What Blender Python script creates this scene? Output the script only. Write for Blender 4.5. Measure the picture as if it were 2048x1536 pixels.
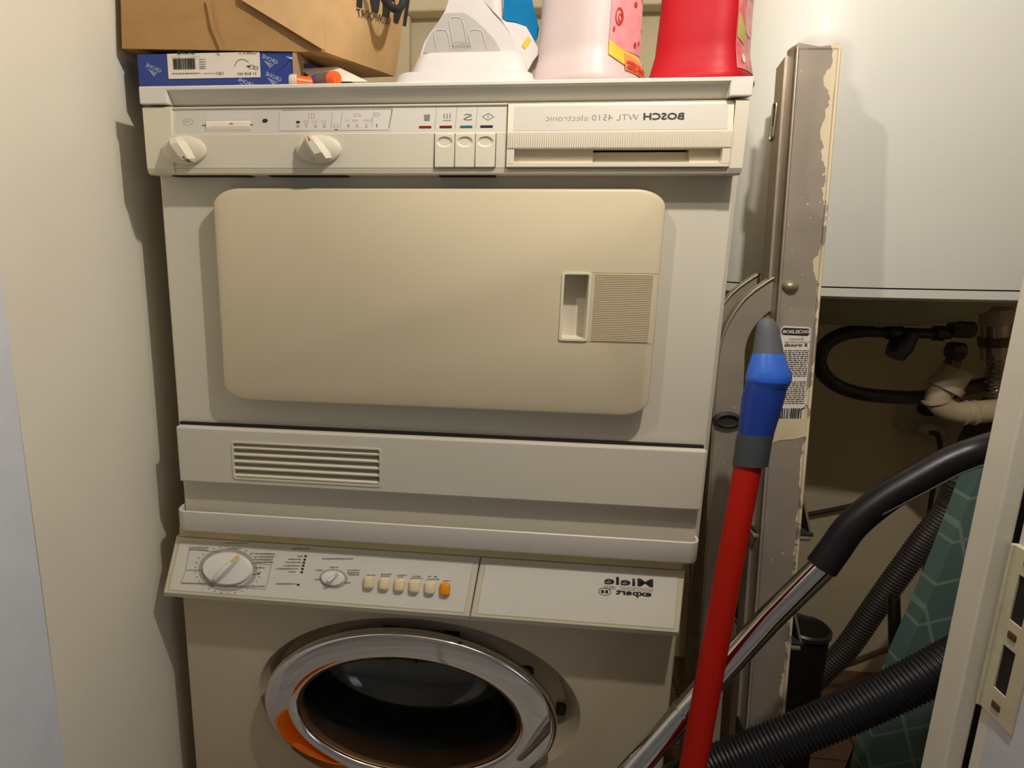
import bpy, bmesh, math, random
from mathutils import Vector, Matrix, noise
from mathutils.geometry import tessellate_polygon
random.seed(4)
for o in list(bpy.data.objects): bpy.data.objects.remove(o)
C = bpy.context.scene.collection
S = bpy.context.scene
PI = math.pi
# ------------------------------------------------------------------ camera, world, lights, exposure
CAM = Vector((0.07989, -0.7255, 0.96183)); PITCH, ROLL, YAW, F, SHX = 0.230773, 0.008471, 0.124533, 1365.0, -182.42
cy_, sy_, cp_, sp_ = math.cos(YAW), math.sin(YAW), math.cos(PITCH), math.sin(PITCH)
fwd = Vector((-sy_*cp_, cy_*cp_, -sp_)); rt0 = Vector((cy_, sy_, 0)); up0 = rt0.cross(fwd)
rgt = math.cos(ROLL)*rt0 + math.sin(ROLL)*up0; upv = -math.sin(ROLL)*rt0 + math.cos(ROLL)*up0
cd = bpy.data.cameras.new('camera'); cam = bpy.data.objects.new('camera', cd); C.objects.link(cam)
cam.matrix_world = Matrix(((rgt.x, upv.x, -fwd.x, CAM.x), (rgt.y, upv.y, -fwd.y, CAM.y), (rgt.z, upv.z, -fwd.z, CAM.z), (0, 0, 0, 1)))
cd.sensor_width = 36; cd.lens = 36*F/2048; cd.shift_x = -SHX/2048; cd.clip_start = 0.02
S.camera = cam
S.view_settings.view_transform = 'Standard'; S.view_settings.look = 'None'
S.view_settings.gamma = 1; S.view_settings.use_curve_mapping = False
S.view_settings.exposure = 0.0
wd = bpy.data.worlds.new('world'); S.world = wd; wd.use_nodes = True
wd.node_tree.nodes['Background'].inputs[0].default_value = (0.62, 0.66, 0.74, 1)
wd.node_tree.nodes['Background'].inputs[1].default_value = 0.03
def lamp(name, loc, power, col, radius):
    l = bpy.data.lights.new(name, 'POINT'); l.energy = power; l.color = col; l.shadow_soft_size = radius
    o = bpy.data.objects.new(name, l); C.objects.link(o); o.location = loc; return o
lamp('ceiling_bulb_right', (0.29, -0.37, 1.49), 15.0, (1, .92, .83), .014)
sp_ = bpy.data.lights.new('ceiling_spot_left', 'SPOT'); sp_.energy = 11.0; sp_.color = (1, .92, .83); sp_.shadow_soft_size = .014; sp_.spot_size = math.radians(66); sp_.spot_blend = 1
so_ = bpy.data.objects.new('ceiling_spot_left', sp_); C.objects.link(so_); so_.location = (-0.26, -0.56, 1.60)
so_.rotation_euler = (Vector((.50, .26, 1.08))-Vector(so_.location)).to_track_quat('-Z', 'Y').to_euler()
al = bpy.data.lights.new('window_daylight', 'AREA'); al.energy = 2.3; al.color = (.74, .85, 1); al.shape = 'RECTANGLE'; al.size = .8; al.size_y = .7
ao = bpy.data.objects.new('window_daylight', al); C.objects.link(ao); ao.location = (1.5, -1.5, .95)
ao.rotation_euler = (Vector((0.0, 0, .5)) - Vector(ao.location)).to_track_quat('-Z', 'Y').to_euler()

# ------------------------------------------------------------------ layout helpers: a sight line meets a real plane
def ray(u, v): return fwd + rgt*((u-1024-SHX)/F) + upv*((768-v)/F)
def P(u, v, y):
    d = ray(u, v); return CAM + d*((y-CAM.y)/d.y)
def PX(u, v, x):
    d = ray(u, v); return CAM + d*((x-CAM.x)/d.x)
def PL(u, v, a, b):                       # plane y = a + b*z
    d = ray(u, v); t = (a + b*CAM.z - CAM.y)/(d.y - b*d.z); return CAM + d*t
# ------------------------------------------------------------------ materials
def lin(c):
    return tuple((x/255/12.92 if x/255 <= .04045 else ((x/255+.055)/1.055)**2.4) for x in c) + (1,)
def mat(name, col, rough=.5, metal=0, var=.04, vscale=30, bump=0, bscale=200, spec=.5, trans=0, ior=1.45, col2=None, coat=0, sss=0):
    m = bpy.data.materials.new(name); m.use_nodes = True; nt = m.node_tree; b = nt.nodes['Principled BSDF']
    b.inputs['Roughness'].default_value = rough; b.inputs['Metallic'].default_value = metal
    b.inputs['Specular IOR Level'].default_value = spec; b.inputs['IOR'].default_value = ior
    b.inputs['Transmission Weight'].default_value = trans; b.inputs['Coat Weight'].default_value = coat
    tc = nt.nodes.new('ShaderNodeTexCoord')
    n = nt.nodes.new('ShaderNodeTexNoise'); n.inputs['Scale'].default_value = vscale; n.inputs['Detail'].default_value = 4
    nt.links.new(tc.outputs['Object'], n.inputs['Vector'])
    r = nt.nodes.new('ShaderNodeValToRGB'); c1 = lin(col)
    c2 = lin(col2) if col2 else tuple(x*(1-var*2) for x in c1[:3]) + (1,)
    r.color_ramp.elements[0].color = c2; r.color_ramp.elements[1].color = c1
    r.color_ramp.elements[0].position = .3; r.color_ramp.elements[1].position = .62
    nt.links.new(n.outputs['Fac'], r.inputs['Fac']); nt.links.new(r.outputs['Color'], b.inputs['Base Color'])
    if bump:
        n2 = nt.nodes.new('ShaderNodeTexNoise'); n2.inputs['Scale'].default_value = bscale; n2.inputs['Detail'].default_value = 3
        nt.links.new(tc.outputs['Object'], n2.inputs['Vector'])
        bp = nt.nodes.new('ShaderNodeBump'); bp.inputs['Strength'].default_value = bump; bp.inputs['Distance'].default_value = .002
        nt.links.new(n2.outputs['Fac'], bp.inputs['Height']); nt.links.new(bp.outputs['Normal'], b.inputs['Normal'])
    return m
M = dict(
    wall=mat('cream_wall_paint', (226, 219, 200), .6, var=.035, vscale=5, bump=.25, bscale=25),
    wallb=mat('yellowish_wall_paint', (228, 214, 180), .7, var=.05, vscale=6, bump=.2, bscale=40),
    ceil=mat('ceiling_paint', (225, 216, 196), .8),
    hall=mat('hall_paint', (205, 208, 214), .7),
    jamb=mat('cream_gloss_paint', (232, 226, 210), .35, var=.03),
    jambdaylit=mat('daylight_tinted_paint', (212, 216, 222), .4, var=.03),  # cool daylight on the door lining is put into this base colour
    stone=mat('pale_stone_tile', (196, 194, 192), .3, var=.12, vscale=5), grout=mat('dark_grout', (70, 58, 46), .9), tile=mat('brown_floor_tile', (112, 84, 60), .35, var=.12, vscale=12),
    body=mat('dryer_body_enamel', (216, 209, 190), .42, var=.02, vscale=4),
    lid=mat('white_plastic', (222, 217, 204), .35, var=.015, vscale=8),
    panel=mat('ivory_plastic', (222, 213, 190), .38, var=.015, vscale=8),
    fascia=mat('white_fascia', (203, 197, 183), .3, var=.01),
    window=mat('cream_window_print', (206, 199, 187), .3, var=.01),
    door=mat('aged_cream_enamel', (210, 196, 164), .4, var=.03, vscale=3),
    dark=mat('dark_gap', (26, 20, 16), .7), black=mat('black_print', (36, 34, 38), .6), greyp=mat('grey_print', (120, 116, 112), .6),
    lgrey=mat('light_grey_print', (176, 168, 156), .6), redp=mat('red_print', (196, 62, 52), .5), brownp=mat('brown_print', (168, 96, 70), .5),
    ind1=mat('red_lens', (140, 44, 36), .3), ind2=mat('maroon_lens', (106, 40, 44), .3), ind3=mat('teal_lens', (62, 112, 128), .3), ind4=mat('navy_lens', (54, 48, 74), .3),
    tray=mat('tray_white', (226, 219, 206), .4, var=.015), ivory=mat('yellowed_ivory', (214, 196, 140), .5, var=.05),
    wbody=mat('washer_enamel', (200, 186, 158), .25, var=.02, vscale=4, coat=.2),
    wpan=mat('washer_panel_ivory', (216, 208, 184), .4, var=.02), wface=mat('washer_panel_white', (226, 221, 207), .35, var=.015),
    wknob=mat('knob_white', (236, 234, 226), .35, var=.01), cream=mat('cream_button', (232, 214, 172), .3, var=.02), orange=mat('orange_button', (240, 146, 20), .3, var=.03),
    chrome=mat('chrome', (215, 212, 208), .06, 1, var=.01), chrome2=mat('wand_chrome', (220, 216, 214), .08, 1, var=.01),
    steel=mat('dull_steel', (120, 116, 110), .35, 1, var=.1), drum=mat('drum_steel', (70, 66, 62), .35, 1, var=.08, vscale=60),
    rubber=mat('grey_rubber', (58, 56, 54), .6), glass=mat('door_glass', (225, 230, 225), .02, var=0, trans=1, ior=1.48),
    kraft=mat('kraft_paper', (198, 160, 110), .75, var=.06, vscale=40, bump=.25, bscale=60),
    kraftd=mat('kraft_paper_shaded', (168, 130, 80), .8, var=.06, vscale=40, bump=.25, bscale=60),  # darker copy of the kraft: shade on the bag's outer faces is in the colour
    bluebox=mat('blue_carton', (46, 66, 138), .5, var=.05), bluebox2=mat('dark_blue_carton', (44, 52, 112), .5, var=.05), cardedge=mat('carton_edge', (168, 142, 112), .8),
    paper=mat('white_label_paper', (224, 214, 200), .6, var=.02), boxprint=mat('pale_blue_print', (180, 190, 215), .6),
    leaflet=mat('leaflet_paper', (232, 220, 200), .6, var=.02), orangecap=mat('orange_cap_plastic', (255, 98, 30), .3, var=.03),
    clearcap=mat('cloudy_plastic', (214, 200, 184), .3), gluelabel=mat('glue_label', (120, 100, 100), .4, col2=(44, 70, 150), vscale=60), glueyellow=mat('yellow_wrap', (224, 164, 62), .4),
    iron=mat('iron_white_plastic', (200, 194, 189), .4, var=.01), irong=mat('iron_grey_plastic', (172, 166, 158), .45, var=.01),
    tank=mat('blue_tank', (20, 110, 160), .08, var=.1, vscale=25, coat=.6), yellow=mat('yellow_sticker', (226, 178, 40), .5),
    bottlew=mat('pale_pink_plastic', (208, 190, 186), .45, var=.03, vscale=14, coat=.1), bottler=mat('red_plastic', (176, 14, 28), .5, var=.04, vscale=10, spec=.35),
    pinklabel=mat('pink_label', (240, 160, 162), .35, var=.1, vscale=70), labely=mat('label_yellow', (246, 196, 70), .4), labelo=mat('label_orange', (250, 150, 96), .4),
    redlabel=mat('red_pink_label', (226, 130, 128), .25, var=.2, vscale=50, col2=(196, 70, 76)), labelg=mat('label_olive', (188, 172, 96), .4), mauve=mat('label_mauve', (190, 150, 170), .5),
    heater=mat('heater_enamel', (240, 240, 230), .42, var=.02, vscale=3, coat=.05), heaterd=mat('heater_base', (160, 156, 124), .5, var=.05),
    rung=mat('tread_aluminium', (176, 166, 140), .45, .6, var=.1), treadr=mat('tread_rubber', (46, 48, 46), .8),
    broomred=mat('red_pole', (172, 22, 4), .55, var=.03, spec=.25), blue=mat('blue_grip', (52, 104, 206), .32, var=.02), blued=mat('dark_blue_grip', (22, 52, 132), .35, var=.03),
    gripg=mat('grey_grip_rubber', (88, 92, 96), .6, var=.03), gripd=mat('dark_grey_collar', (58, 62, 66), .5, var=.03),
    hose=mat('black_hose', (22, 22, 26), .4, var=.05), gripb=mat('black_plastic', (24, 22, 26), .38, var=.05), hoseg=mat('grey_drain_hose', (70, 64, 60), .5),
    braid=mat('braided_hose', (74, 68, 64), .4, .3, var=.35, vscale=350), brass=mat('old_brass', (120, 88, 60), .4, .7, var=.15), valve=mat('dull_valve_metal', (84, 78, 76), .4, .6, var=.2), pvc=mat('pvc_pipe', (198, 178, 146), .45, var=.05),
    pipe=mat('pipe_metal', (190, 178, 160), .2, .8, var=.1), socket=mat('socket_plastic', (186, 176, 158), .45), cable=mat('cable_grey', (150, 134, 120), .5), cabled=mat('cable_dark', (62, 52, 46), .5),
    plate=mat('painted_strike_plate', (214, 206, 176), .4, .1, var=.06, vscale=80), basket=mat('orange_basket', (238, 130, 16), .4),
)
def brick_mat(name, c1, c2, cm, scale, rough=.7):
    m = mat(name, c1, rough); nt = m.node_tree; b = nt.nodes['Principled BSDF']
    tc = nt.nodes.new('ShaderNodeTexCoord'); w = nt.nodes.new('ShaderNodeTexBrick'); w.offset = 0
    w.inputs['Color1'].default_value = lin(c1); w.inputs['Color2'].default_value = lin(c2); w.inputs['Mortar'].default_value = lin(cm)
    w.inputs['Scale'].default_value = scale; w.inputs['Mortar Size'].default_value = .02; w.inputs['Row Height'].default_value = .5; w.inputs['Brick Width'].default_value = .5
    nt.links.new(tc.outputs['UV'], w.inputs['Vector']); nt.links.new(w.outputs['Color'], b.inputs['Base Color']); return m
M['board'] = brick_mat('teal_checked_cloth', (104, 132, 122), (94, 124, 116), (140, 160, 144), 6)
def alu(name, edge=None, amount=.5):
    """bare aluminium with cream paint smears; edge = (a,b): paint gathers where x nears a + b*z"""
    m = mat(name, (190, 178, 162), .40, .55, var=.08, vscale=20); nt = m.node_tree; b = nt.nodes['Principled BSDF']
    tc = nt.nodes.new('ShaderNodeTexCoord'); sep = nt.nodes.new('ShaderNodeSeparateXYZ'); nt.links.new(tc.outputs['Object'], sep.inputs[0])
    def mth(op, a, bb):
        n = nt.nodes.new('ShaderNodeMath'); n.operation = op
        for i, q in enumerate((a, bb)):
            if isinstance(q, (int, float)): n.inputs[i].default_value = q
            else: nt.links.new(q, n.inputs[i])
        return n.outputs[0]
    n1 = nt.nodes.new('ShaderNodeTexNoise'); n1.inputs['Scale'].default_value = 22; n1.inputs['Detail'].default_value = 6
    n2 = nt.nodes.new('ShaderNodeTexNoise'); n2.inputs['Scale'].default_value = 210; n2.inputs['Detail'].default_value = 1
    for n in (n1, n2): nt.links.new(tc.outputs['Object'], n.inputs['Vector'])
    spots = mth('GREATER_THAN', n2.outputs['Fac'], .76)
    fac = spots
    if edge:
        dist = mth('SUBTRACT', sep.outputs['X'], mth('ADD', mth('MULTIPLY', sep.outputs['Z'], edge[1]), edge[0]))   # 0 at the right edge, negative inside
        up = mth('MULTIPLY', mth('MAXIMUM', mth('SUBTRACT', sep.outputs['Z'], .95), 0), .05)                             # more paint on the upper half
        n3 = nt.nodes.new('ShaderNodeTexNoise'); n3.inputs['Scale'].default_value = 95; n3.inputs['Detail'].default_value = 5; nt.links.new(tc.outputs['Object'], n3.inputs['Vector'])
        s = mth('ADD', mth('ADD', dist, mth('ADD', mth('MULTIPLY', n1.outputs['Fac'], .034), mth('MULTIPLY', mth('SUBTRACT', n3.outputs['Fac'], .5), .016))), up)
        fac = mth('MAXIMUM', spots, mth('GREATER_THAN', s, .0155))
    mx = nt.nodes.new('ShaderNodeMixShader'); p = nt.nodes.new('ShaderNodeBsdfPrincipled')
    p.inputs['Base Color'].default_value = lin((220, 206, 172)); p.inputs['Roughness'].default_value = .5
    out = nt.nodes['Material Output']
    nt.links.new(fac, mx.inputs[0]); nt.links.new(b.outputs[0], mx.inputs[1]); nt.links.new(p.outputs[0], mx.inputs[2]); nt.links.new(mx.outputs[0], out.inputs[0])
    return m
# ------------------------------------------------------------------ mesh helpers
def obj(name, bm, m, parent=None, smooth=None, kind=None):
    bmesh.ops.recalc_face_normals(bm, faces=bm.faces[:])
    me = bpy.data.meshes.new(name); bm.to_mesh(me); bm.free()
    if smooth is not None:
        me.polygons.foreach_set('use_smooth', [True]*len(me.polygons)); me.set_sharp_from_angle(angle=math.radians(smooth))
    me.materials.append(m)
    o = bpy.data.objects.new(name, me); C.objects.link(o)
    if parent: o.parent = parent; o.matrix_parent_inverse = parent.matrix_world.inverted()
    if kind: o['kind'] = kind
    return o
def thing(name, label, cat, loc, group=None):
    o = bpy.data.objects.new(name, None); C.objects.link(o); o.location = loc; o.empty_display_size = .02
    o.matrix_world = Matrix.Translation(loc)
    o['label'] = label; o['category'] = cat
    if group: o['group'] = group
    return o
def tag(o, label, cat, group=None):
    o['label'] = label; o['category'] = cat
    if group: o['group'] = group
    return o
def struct(o): o['kind'] = 'structure'; return o
def box(x0, x1, y0, y1, z0, z1, bev=0, seg=2, bm=None):
    bm2 = bmesh.new(); bmesh.ops.create_cube(bm2, size=1)
    for v in bm2.verts: v.co = Vector((x0+(v.co.x+.5)*(x1-x0), y0+(v.co.y+.5)*(y1-y0), z0+(v.co.z+.5)*(z1-z0)))
    if bev: bmesh.ops.bevel(bm2, geom=bm2.edges[:], offset=bev, segments=seg, affect='EDGES', profile=.5)
    if bm is None: return bm2
    me = bpy.data.meshes.new('t'); bm2.to_mesh(me); bm2.free(); bm.from_mesh(me); bpy.data.meshes.remove(me); return bm
def loft(rings, cap0=True, cap1=True, closed=True, bm=None):
    bm = bm or bmesh.new(); vs = [[bm.verts.new(p) for p in r] for r in rings]; n = len(rings[0])
    for a, b in zip(vs, vs[1:]):
        for i in range(n if closed else n-1):
            j = (i+1) % n
            try: bm.faces.new((a[i], a[j], b[j], b[i]))
            except ValueError: pass
    if cap0: bm.faces.new(vs[0])
    if cap1: bm.faces.new(vs[-1][::-1])
    return bm
def rr(x0, x1, z0, z1, rx, rz=None, n=6):
    rz = rx*.6 if rz is None else rz; pts = []
    for cx, cz, a in ((x1-rx, z1-rz, 0), (x0+rx, z1-rz, 90), (x0+rx, z0+rz, 180), (x1-rx, z0+rz, 270)):
        for k in range(n+1):
            t = math.radians(a+90*k/n); pts.append((cx+rx*math.cos(t), cz+rz*math.sin(t)))
    return pts
def slab(x0, x1, z0, z1, yf, yb, r=.01, bev=.002, n=6):
    """rounded plate facing the viewer (front at yf)"""
    R = lambda d, y: [(p[0], y, p[1]) for p in rr(x0+d, x1-d, z0+d, z1-d, max(r-d, .0004), max(r*.6-d*.6, .0003), n)]
    return loft([R(0, yb), R(0, yf+bev), R(bev*.3, yf+bev*.3), R(bev, yf)])
def ell(cx, cz, a, b, y, n=64): return [(cx+a*math.cos(2*PI*i/n), y, cz+b*math.sin(2*PI*i/n)) for i in range(n)]
def prism(pts, off, bm=None, bev=0):
    """polygon of 3D points pushed along off"""
    bm = bm or bmesh.new(); off = Vector(off); pts = [Vector(p) for p in pts]
    a = [bm.verts.new(p) for p in pts]; b = [bm.verts.new(p+off) for p in pts]; n = len(pts)
    for tri in tessellate_polygon([pts]):
        bm.faces.new([a[i] for i in tri]); bm.faces.new([b[i] for i in tri][::-1])
    for i in range(n): bm.faces.new((a[i], a[(i+1) % n], b[(i+1) % n], b[i]))
    return bm
def polyfill(bm, pts):
    vs = [bm.verts.new(p) for p in pts]
    for tri in tessellate_polygon([[Vector(p) for p in pts]]):
        try: bm.faces.new([vs[i] for i in tri])
        except ValueError: pass
def xprism(prof, x0, x1, bm=None):
    """profile of (y,z) points run along x"""
    return prism([(x0, y, z) for y, z in prof], (x1-x0, 0, 0), bm)
def smoothpath(pts, sub=8):
    pts = [Vector(p) for p in pts]; out = []
    for i in range(len(pts)-1):
        p0 = pts[max(i-1, 0)]; p1 = pts[i]; p2 = pts[i+1]; p3 = pts[min(i+2, len(pts)-1)]
        for k in range(sub):
            t = k/sub; out.append(.5*((2*p1)+(p2-p0)*t+(2*p0-5*p1+4*p2-p3)*t*t+(3*p1-p0-3*p2+p3)*t**3))
    out.append(pts[-1]); return out
def tube(path, rad, n=14, bm=None, caps=True):
    path = [Vector(p) for p in path]; rings = []; prev = None
    for i, p in enumerate(path):
        t = (path[min(i+1, len(path)-1)]-path[max(i-1, 0)]).normalized()
        if prev is None: a = t.orthogonal().normalized()
        else: a = (prev - t*prev.dot(t)).normalized()
        prev = a; b = t.cross(a); r = rad[i] if isinstance(rad, (list, tuple)) else rad(i/(len(path)-1)) if callable(rad) else rad
        rings.append([p + (a*math.cos(2*PI*k/n) + b*math.sin(2*PI*k/n))*r for k in range(n)])
    return loft(rings, caps, caps, True, bm)
def resample(path, step):
    path = [Vector(p) for p in path]; out = [path[0]]; acc = 0
    for a, b in zip(path, path[1:]):
        L = (b-a).length; d = step-acc
        while d <= L: out.append(a.lerp(b, d/L)); d += step
        acc = (acc + L) % step
    return out
def ribbed(path, r, pitch, amp, n=14):
    pts = resample(path, pitch/4); rad = [r+amp*(1 if i % 4 in (0, 1) else -1) for i in range(len(pts))]
    return tube(pts, rad, n)
def lathe_y(cx, cz, prof, k=.6, n=72, bm=None, cap0=False, cap1=False):
    """profile of (radius, y) turned about the line x=cx, z=cz"""
    return loft([ell(cx, cz, p[0], p[0]*(p[2] if len(p) > 2 else k), p[1], n) for p in prof], cap0, cap1, True, bm)
def lathe_z(c, prof, n=40, bm=None, cap0=True, cap1=True):
    return loft([[(c[0]+r*math.cos(2*PI*i/n), c[1]+r*math.sin(2*PI*i/n), z) for i in range(n)] for r, z in prof], cap0, cap1, True, bm)
def cut(o, bms):
    for bm in bms:
        bmesh.ops.recalc_face_normals(bm, faces=bm.faces[:]); me = bpy.data.meshes.new('c'); bm.to_mesh(me); bm.free()
        c = bpy.data.objects.new('c', me); C.objects.link(c)
        md = o.modifiers.new('b', 'BOOLEAN'); md.operation = 'DIFFERENCE'; md.solver = 'EXACT'; md.object = c
        dg = bpy.context.evaluated_depsgraph_get(); nm = bpy.data.meshes.new_from_object(o.evaluated_get(dg))
        o.modifiers.clear(); old = o.data; o.data = nm; nm.name = old.name; bpy.data.meshes.remove(old)
        bpy.data.objects.remove(c); bpy.data.meshes.remove(me)
    return o
# flat print on a surface: f(x,w) gives the 3D point, a hair above the surface
class Print:
    def __init__(s, f): s.f = f; s.bm = bmesh.new()
    def poly(s, pts): polyfill(s.bm, [s.f(*p) for p in pts])
    def rect(s, cx, cw, w, h, sh=0): s.poly([(cx-w/2-sh, cw-h/2), (cx+w/2-sh, cw-h/2), (cx+w/2+sh, cw+h/2), (cx-w/2+sh, cw+h/2)])
    def disc(s, cx, cw, a, b, n=20): s.poly([(cx+a*math.cos(2*PI*i/n), cw+b*math.sin(2*PI*i/n)) for i in range(n)])
    def ring(s, cx, cw, a, b, t, n=28, a0=0, a1=2*PI):
        for i in range(n):
            q = [(a0+(a1-a0)*(i+e)/n) for e in (0, 1)]
            s.poly([(cx+(a-d)*math.cos(x), cw+(b-d*b/a)*math.sin(x)) for x, d in ((q[0], 0), (q[1], 0), (q[1], t), (q[0], t))])
    def line(s, p, q, t):
        d = Vector((q[0]-p[0], q[1]-p[1])); n = Vector((-d.y, d.x)).normalized()*t/2
        s.poly([(p[0]+n.x, p[1]+n.y), (q[0]+n.x, q[1]+n.y), (q[0]-n.x, q[1]-n.y), (p[0]-n.x, p[1]-n.y)])
    def text(s, txt, x, w, width, height, rot=0, bold=0, shear=0):
        """mirrored writing: starts at x on the right and runs to the left; width/height of the whole block"""
        cu = bpy.data.curves.new('t', 'FONT'); cu.body = txt; cu.resolution_u = 2; cu.offset = bold; cu.shear = shear
        o = bpy.data.objects.new('t', cu); C.objects.link(o); dg = bpy.context.evaluated_depsgraph_get()
        me = bpy.data.meshes.new_from_object(o.evaluated_get(dg)); bpy.data.objects.remove(o); bpy.data.curves.remove(cu)
        xs = [v.co.x for v in me.vertices]; ys = [v.co.y for v in me.vertices]; cap = .72
        sx = width/(max(xs)-min(xs)); sy = height/cap; cr, sr = math.cos(rot), math.sin(rot); base = len(s.bm.verts)
        vs = []
        for v in me.vertices:
            a = -(v.co.x-min(xs))*sx; b = v.co.y*sy; vs.append(s.bm.verts.new(s.f(x+a*cr-b*sr, w+a*sr+b*cr)))
        for p in me.polygons:
            try: s.bm.faces.new([vs[i] for i in p.vertices])
            except ValueError: pass
        bpy.data.meshes.remove(me)
    def scrawl(s, x0, x1, w, h):
        """a row of unreadable small print"""
        x = x0
        while x < x1:
            L = random.uniform(.6, 2.2)*h; s.rect(min(x+L/2, x1), w, min(L, x1-x)*.9, h*random.uniform(.6, 1)); x += L+h*.35
    def done(s, m, parent, name='printed_marks'): return obj(name, s.bm, m, parent, kind=None if name in ('lettering', 'dial_ring', 'pointer_mark', 'paint_patch') else 'stuff')
def flat(y): return lambda x, z: (x, y-.0004, z)
def lp(a, b, t): return a+(b-a)*t

# ================================================================== SETTING
XL = -.338; YB = .72; XR = 1.02; ZC = 2.05
fl = struct(obj('floor', box(-1.6, 1.7, -2.6, YB+.05, -.06, -.004), M['grout']))
ts = .15; tm = None
for i in range(-3, 7):
    for j in range(-6, 5):
        x, y = i*ts+.02, j*ts-.01
        if x < XL-.02 or x+ts > XR+.1 or y < -.26: continue
        if tm is None:
            t = obj('floor_tile', box(0, ts-.004, 0, ts-.004, -.006, .0, .0012, 1), M['tile']); tm = t
        else: t = tm.copy(); C.objects.link(t)
        t.parent = fl; t.location = (x, y, 0); t.name = 'floor_tile'
hm = None; hs_ = .40
for i in range(-4, 5):
    for j in range(6):
        x, y = i*hs_-.04, -.16-(j+1)*hs_
        if hm is None: t = obj('stone_tile', box(0, hs_-.004, 0, hs_-.004, -.006, .0, .0012, 1), M['stone']); hm = t
        else: t = hm.copy(); C.objects.link(t)
        t.parent = fl; t.location = (x, y, 0); t.name = 'stone_tile'
# left wall with the soft unevenness of old plaster
bm = bmesh.new(); ny, nz = 26, 40; g = []
YJ = (PX(1, 575, XL).y + PX(128, 1530, XL).y)/2
for i in range(ny+1):
    row = []
    for k in range(nz+1):
        y = lp(YJ, YB, i/ny); z = ZC*k/nz
        row.append(bm.verts.new((XL+.0025*noise.noise((y*7, z*3, 1.3)), y, z)))
    g.append(row)
for i in range(ny):
    for k in range(nz): bm.faces.new((g[i][k], g[i+1][k], g[i+1][k+1], g[i][k+1]))
ex = bmesh.ops.extrude_face_region(bm, geom=bm.faces[:]); bmesh.ops.translate(bm, vec=(-.08, 0, 0), verts=[v for v in ex['geom'] if isinstance(v, bmesh.types.BMVert)])
struct(obj('wall_left', bm, M['wall'], smooth=40))
struct(obj('wall_back', box(XL-.1, XR+.08, YB, YB+.08, 0, ZC), M['wallb']))
struct(obj('wall_right', box(XR, XR+.08, -.19, YB, 0, ZC), M['wallb']))
struct(obj('ceiling', box(-1.6, 1.7, -2.6, YB+.1, ZC, ZC+.06), M['ceil']))
# ledge across the back wall above the machines and the pilaster behind the iron
q = P(860, 22, YB-.05)
struct(obj('trim_1', box(XL, .36, YB-.05, YB, q.z, q.z+.16, .004), M['wallb']))
q = P(819, 60, YB-.03)
struct(obj('trim_2', box(XL, q.x, YB-.03, YB, .9, 1.5, .003), M['wallb']))
# the closet opening: left lining, right lining with its rebate and strike plate
struct(obj('trim_3', box(XL-.08, XL+.002, -.34, YJ-.0005, 0, ZC, .001), M['jambdaylit']))
JX = .42; a = PX(1840, 1536, JX).y; b = PX(1888, 1536, JX).y
JX2 = P(1927, 1536, b).x; c = PX(1957, 1536, JX2).y
struct(obj('trim_4', box(JX, JX2-.0008, b, a, 0, ZC, .0012), M['jamb']))
struct(obj('rebate_shade', box(JX2+.012, JX2+.045, b-.006, a, 0, ZC), M['dark']))  # dark strip stands in for the corner shadow in the rebate
t5 = struct(obj('trim_5', box(JX2, JX2+.011, c, b-.0035, 0, ZC, .001), M['jamb']))
t6 = struct(obj('trim_6', box(JX2-.0005, JX2+.05, c-.10, c-.0002, 0, ZC, .001), M['jambdaylit']))
struct(obj('wall_front_left', box(-1.6, XL-.02, -.33, -.25, 0, ZC), M['hall']))
struct(obj('wall_front_right', box(JX2+.045, 1.7, -.33, -.25, 0, ZC), M['hall']))
struct(obj('wall_hall', box(-1.6, 1.7, -2.68, -2.6, 0, ZC), M['hall']))
struct(obj('wall_hall_left', box(-1.68, -1.6, -2.6, -.25, 0, ZC), M['hall']))
struct(obj('wall_hall_right', box(1.7, 1.78, -2.6, -.25, 0, ZC), M['hall']))
# strike plate let into the right lining
z1 = PX(2048, 1095, JX2).z; z0 = PX(1975, 1420, JX2).z; ya = PX(1962, 1400, JX2).y; yb = ya-.034
sp = obj('strike_plate', box(JX2-.0022, JX2+.001, yb, ya, z0, z1, .0008), M['plate'], t5)
h = z1-z0; ym = (ya+yb)/2
cut(sp, [box(JX2-.01, JX2+.01, ym-.006, ym+.006, z0+h*k0, z0+h*k1) for k0, k1 in ((.17, .44), (.59, .86))])
for k0, k1 in ((.17, .44), (.59, .86)): obj('slot', box(JX2-.0010, JX2-.0003, ym-.0062, ym+.0062, z0+h*k0-.0005, z0+h*k1+.0005), M['dark'], sp)
for k in (.08, .515, .94):
    obj('screw', box(JX2-.0030, JX2-.0018, ym-.004, ym+.004, z0+h*k-.0026, z0+h*k+.0026, .0008), M['brass'], sp)
obj('plate_lip', box(JX2-.0040, JX2, ya-.003, ya, z0, z1, .0009), M['plate'], sp)

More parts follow.
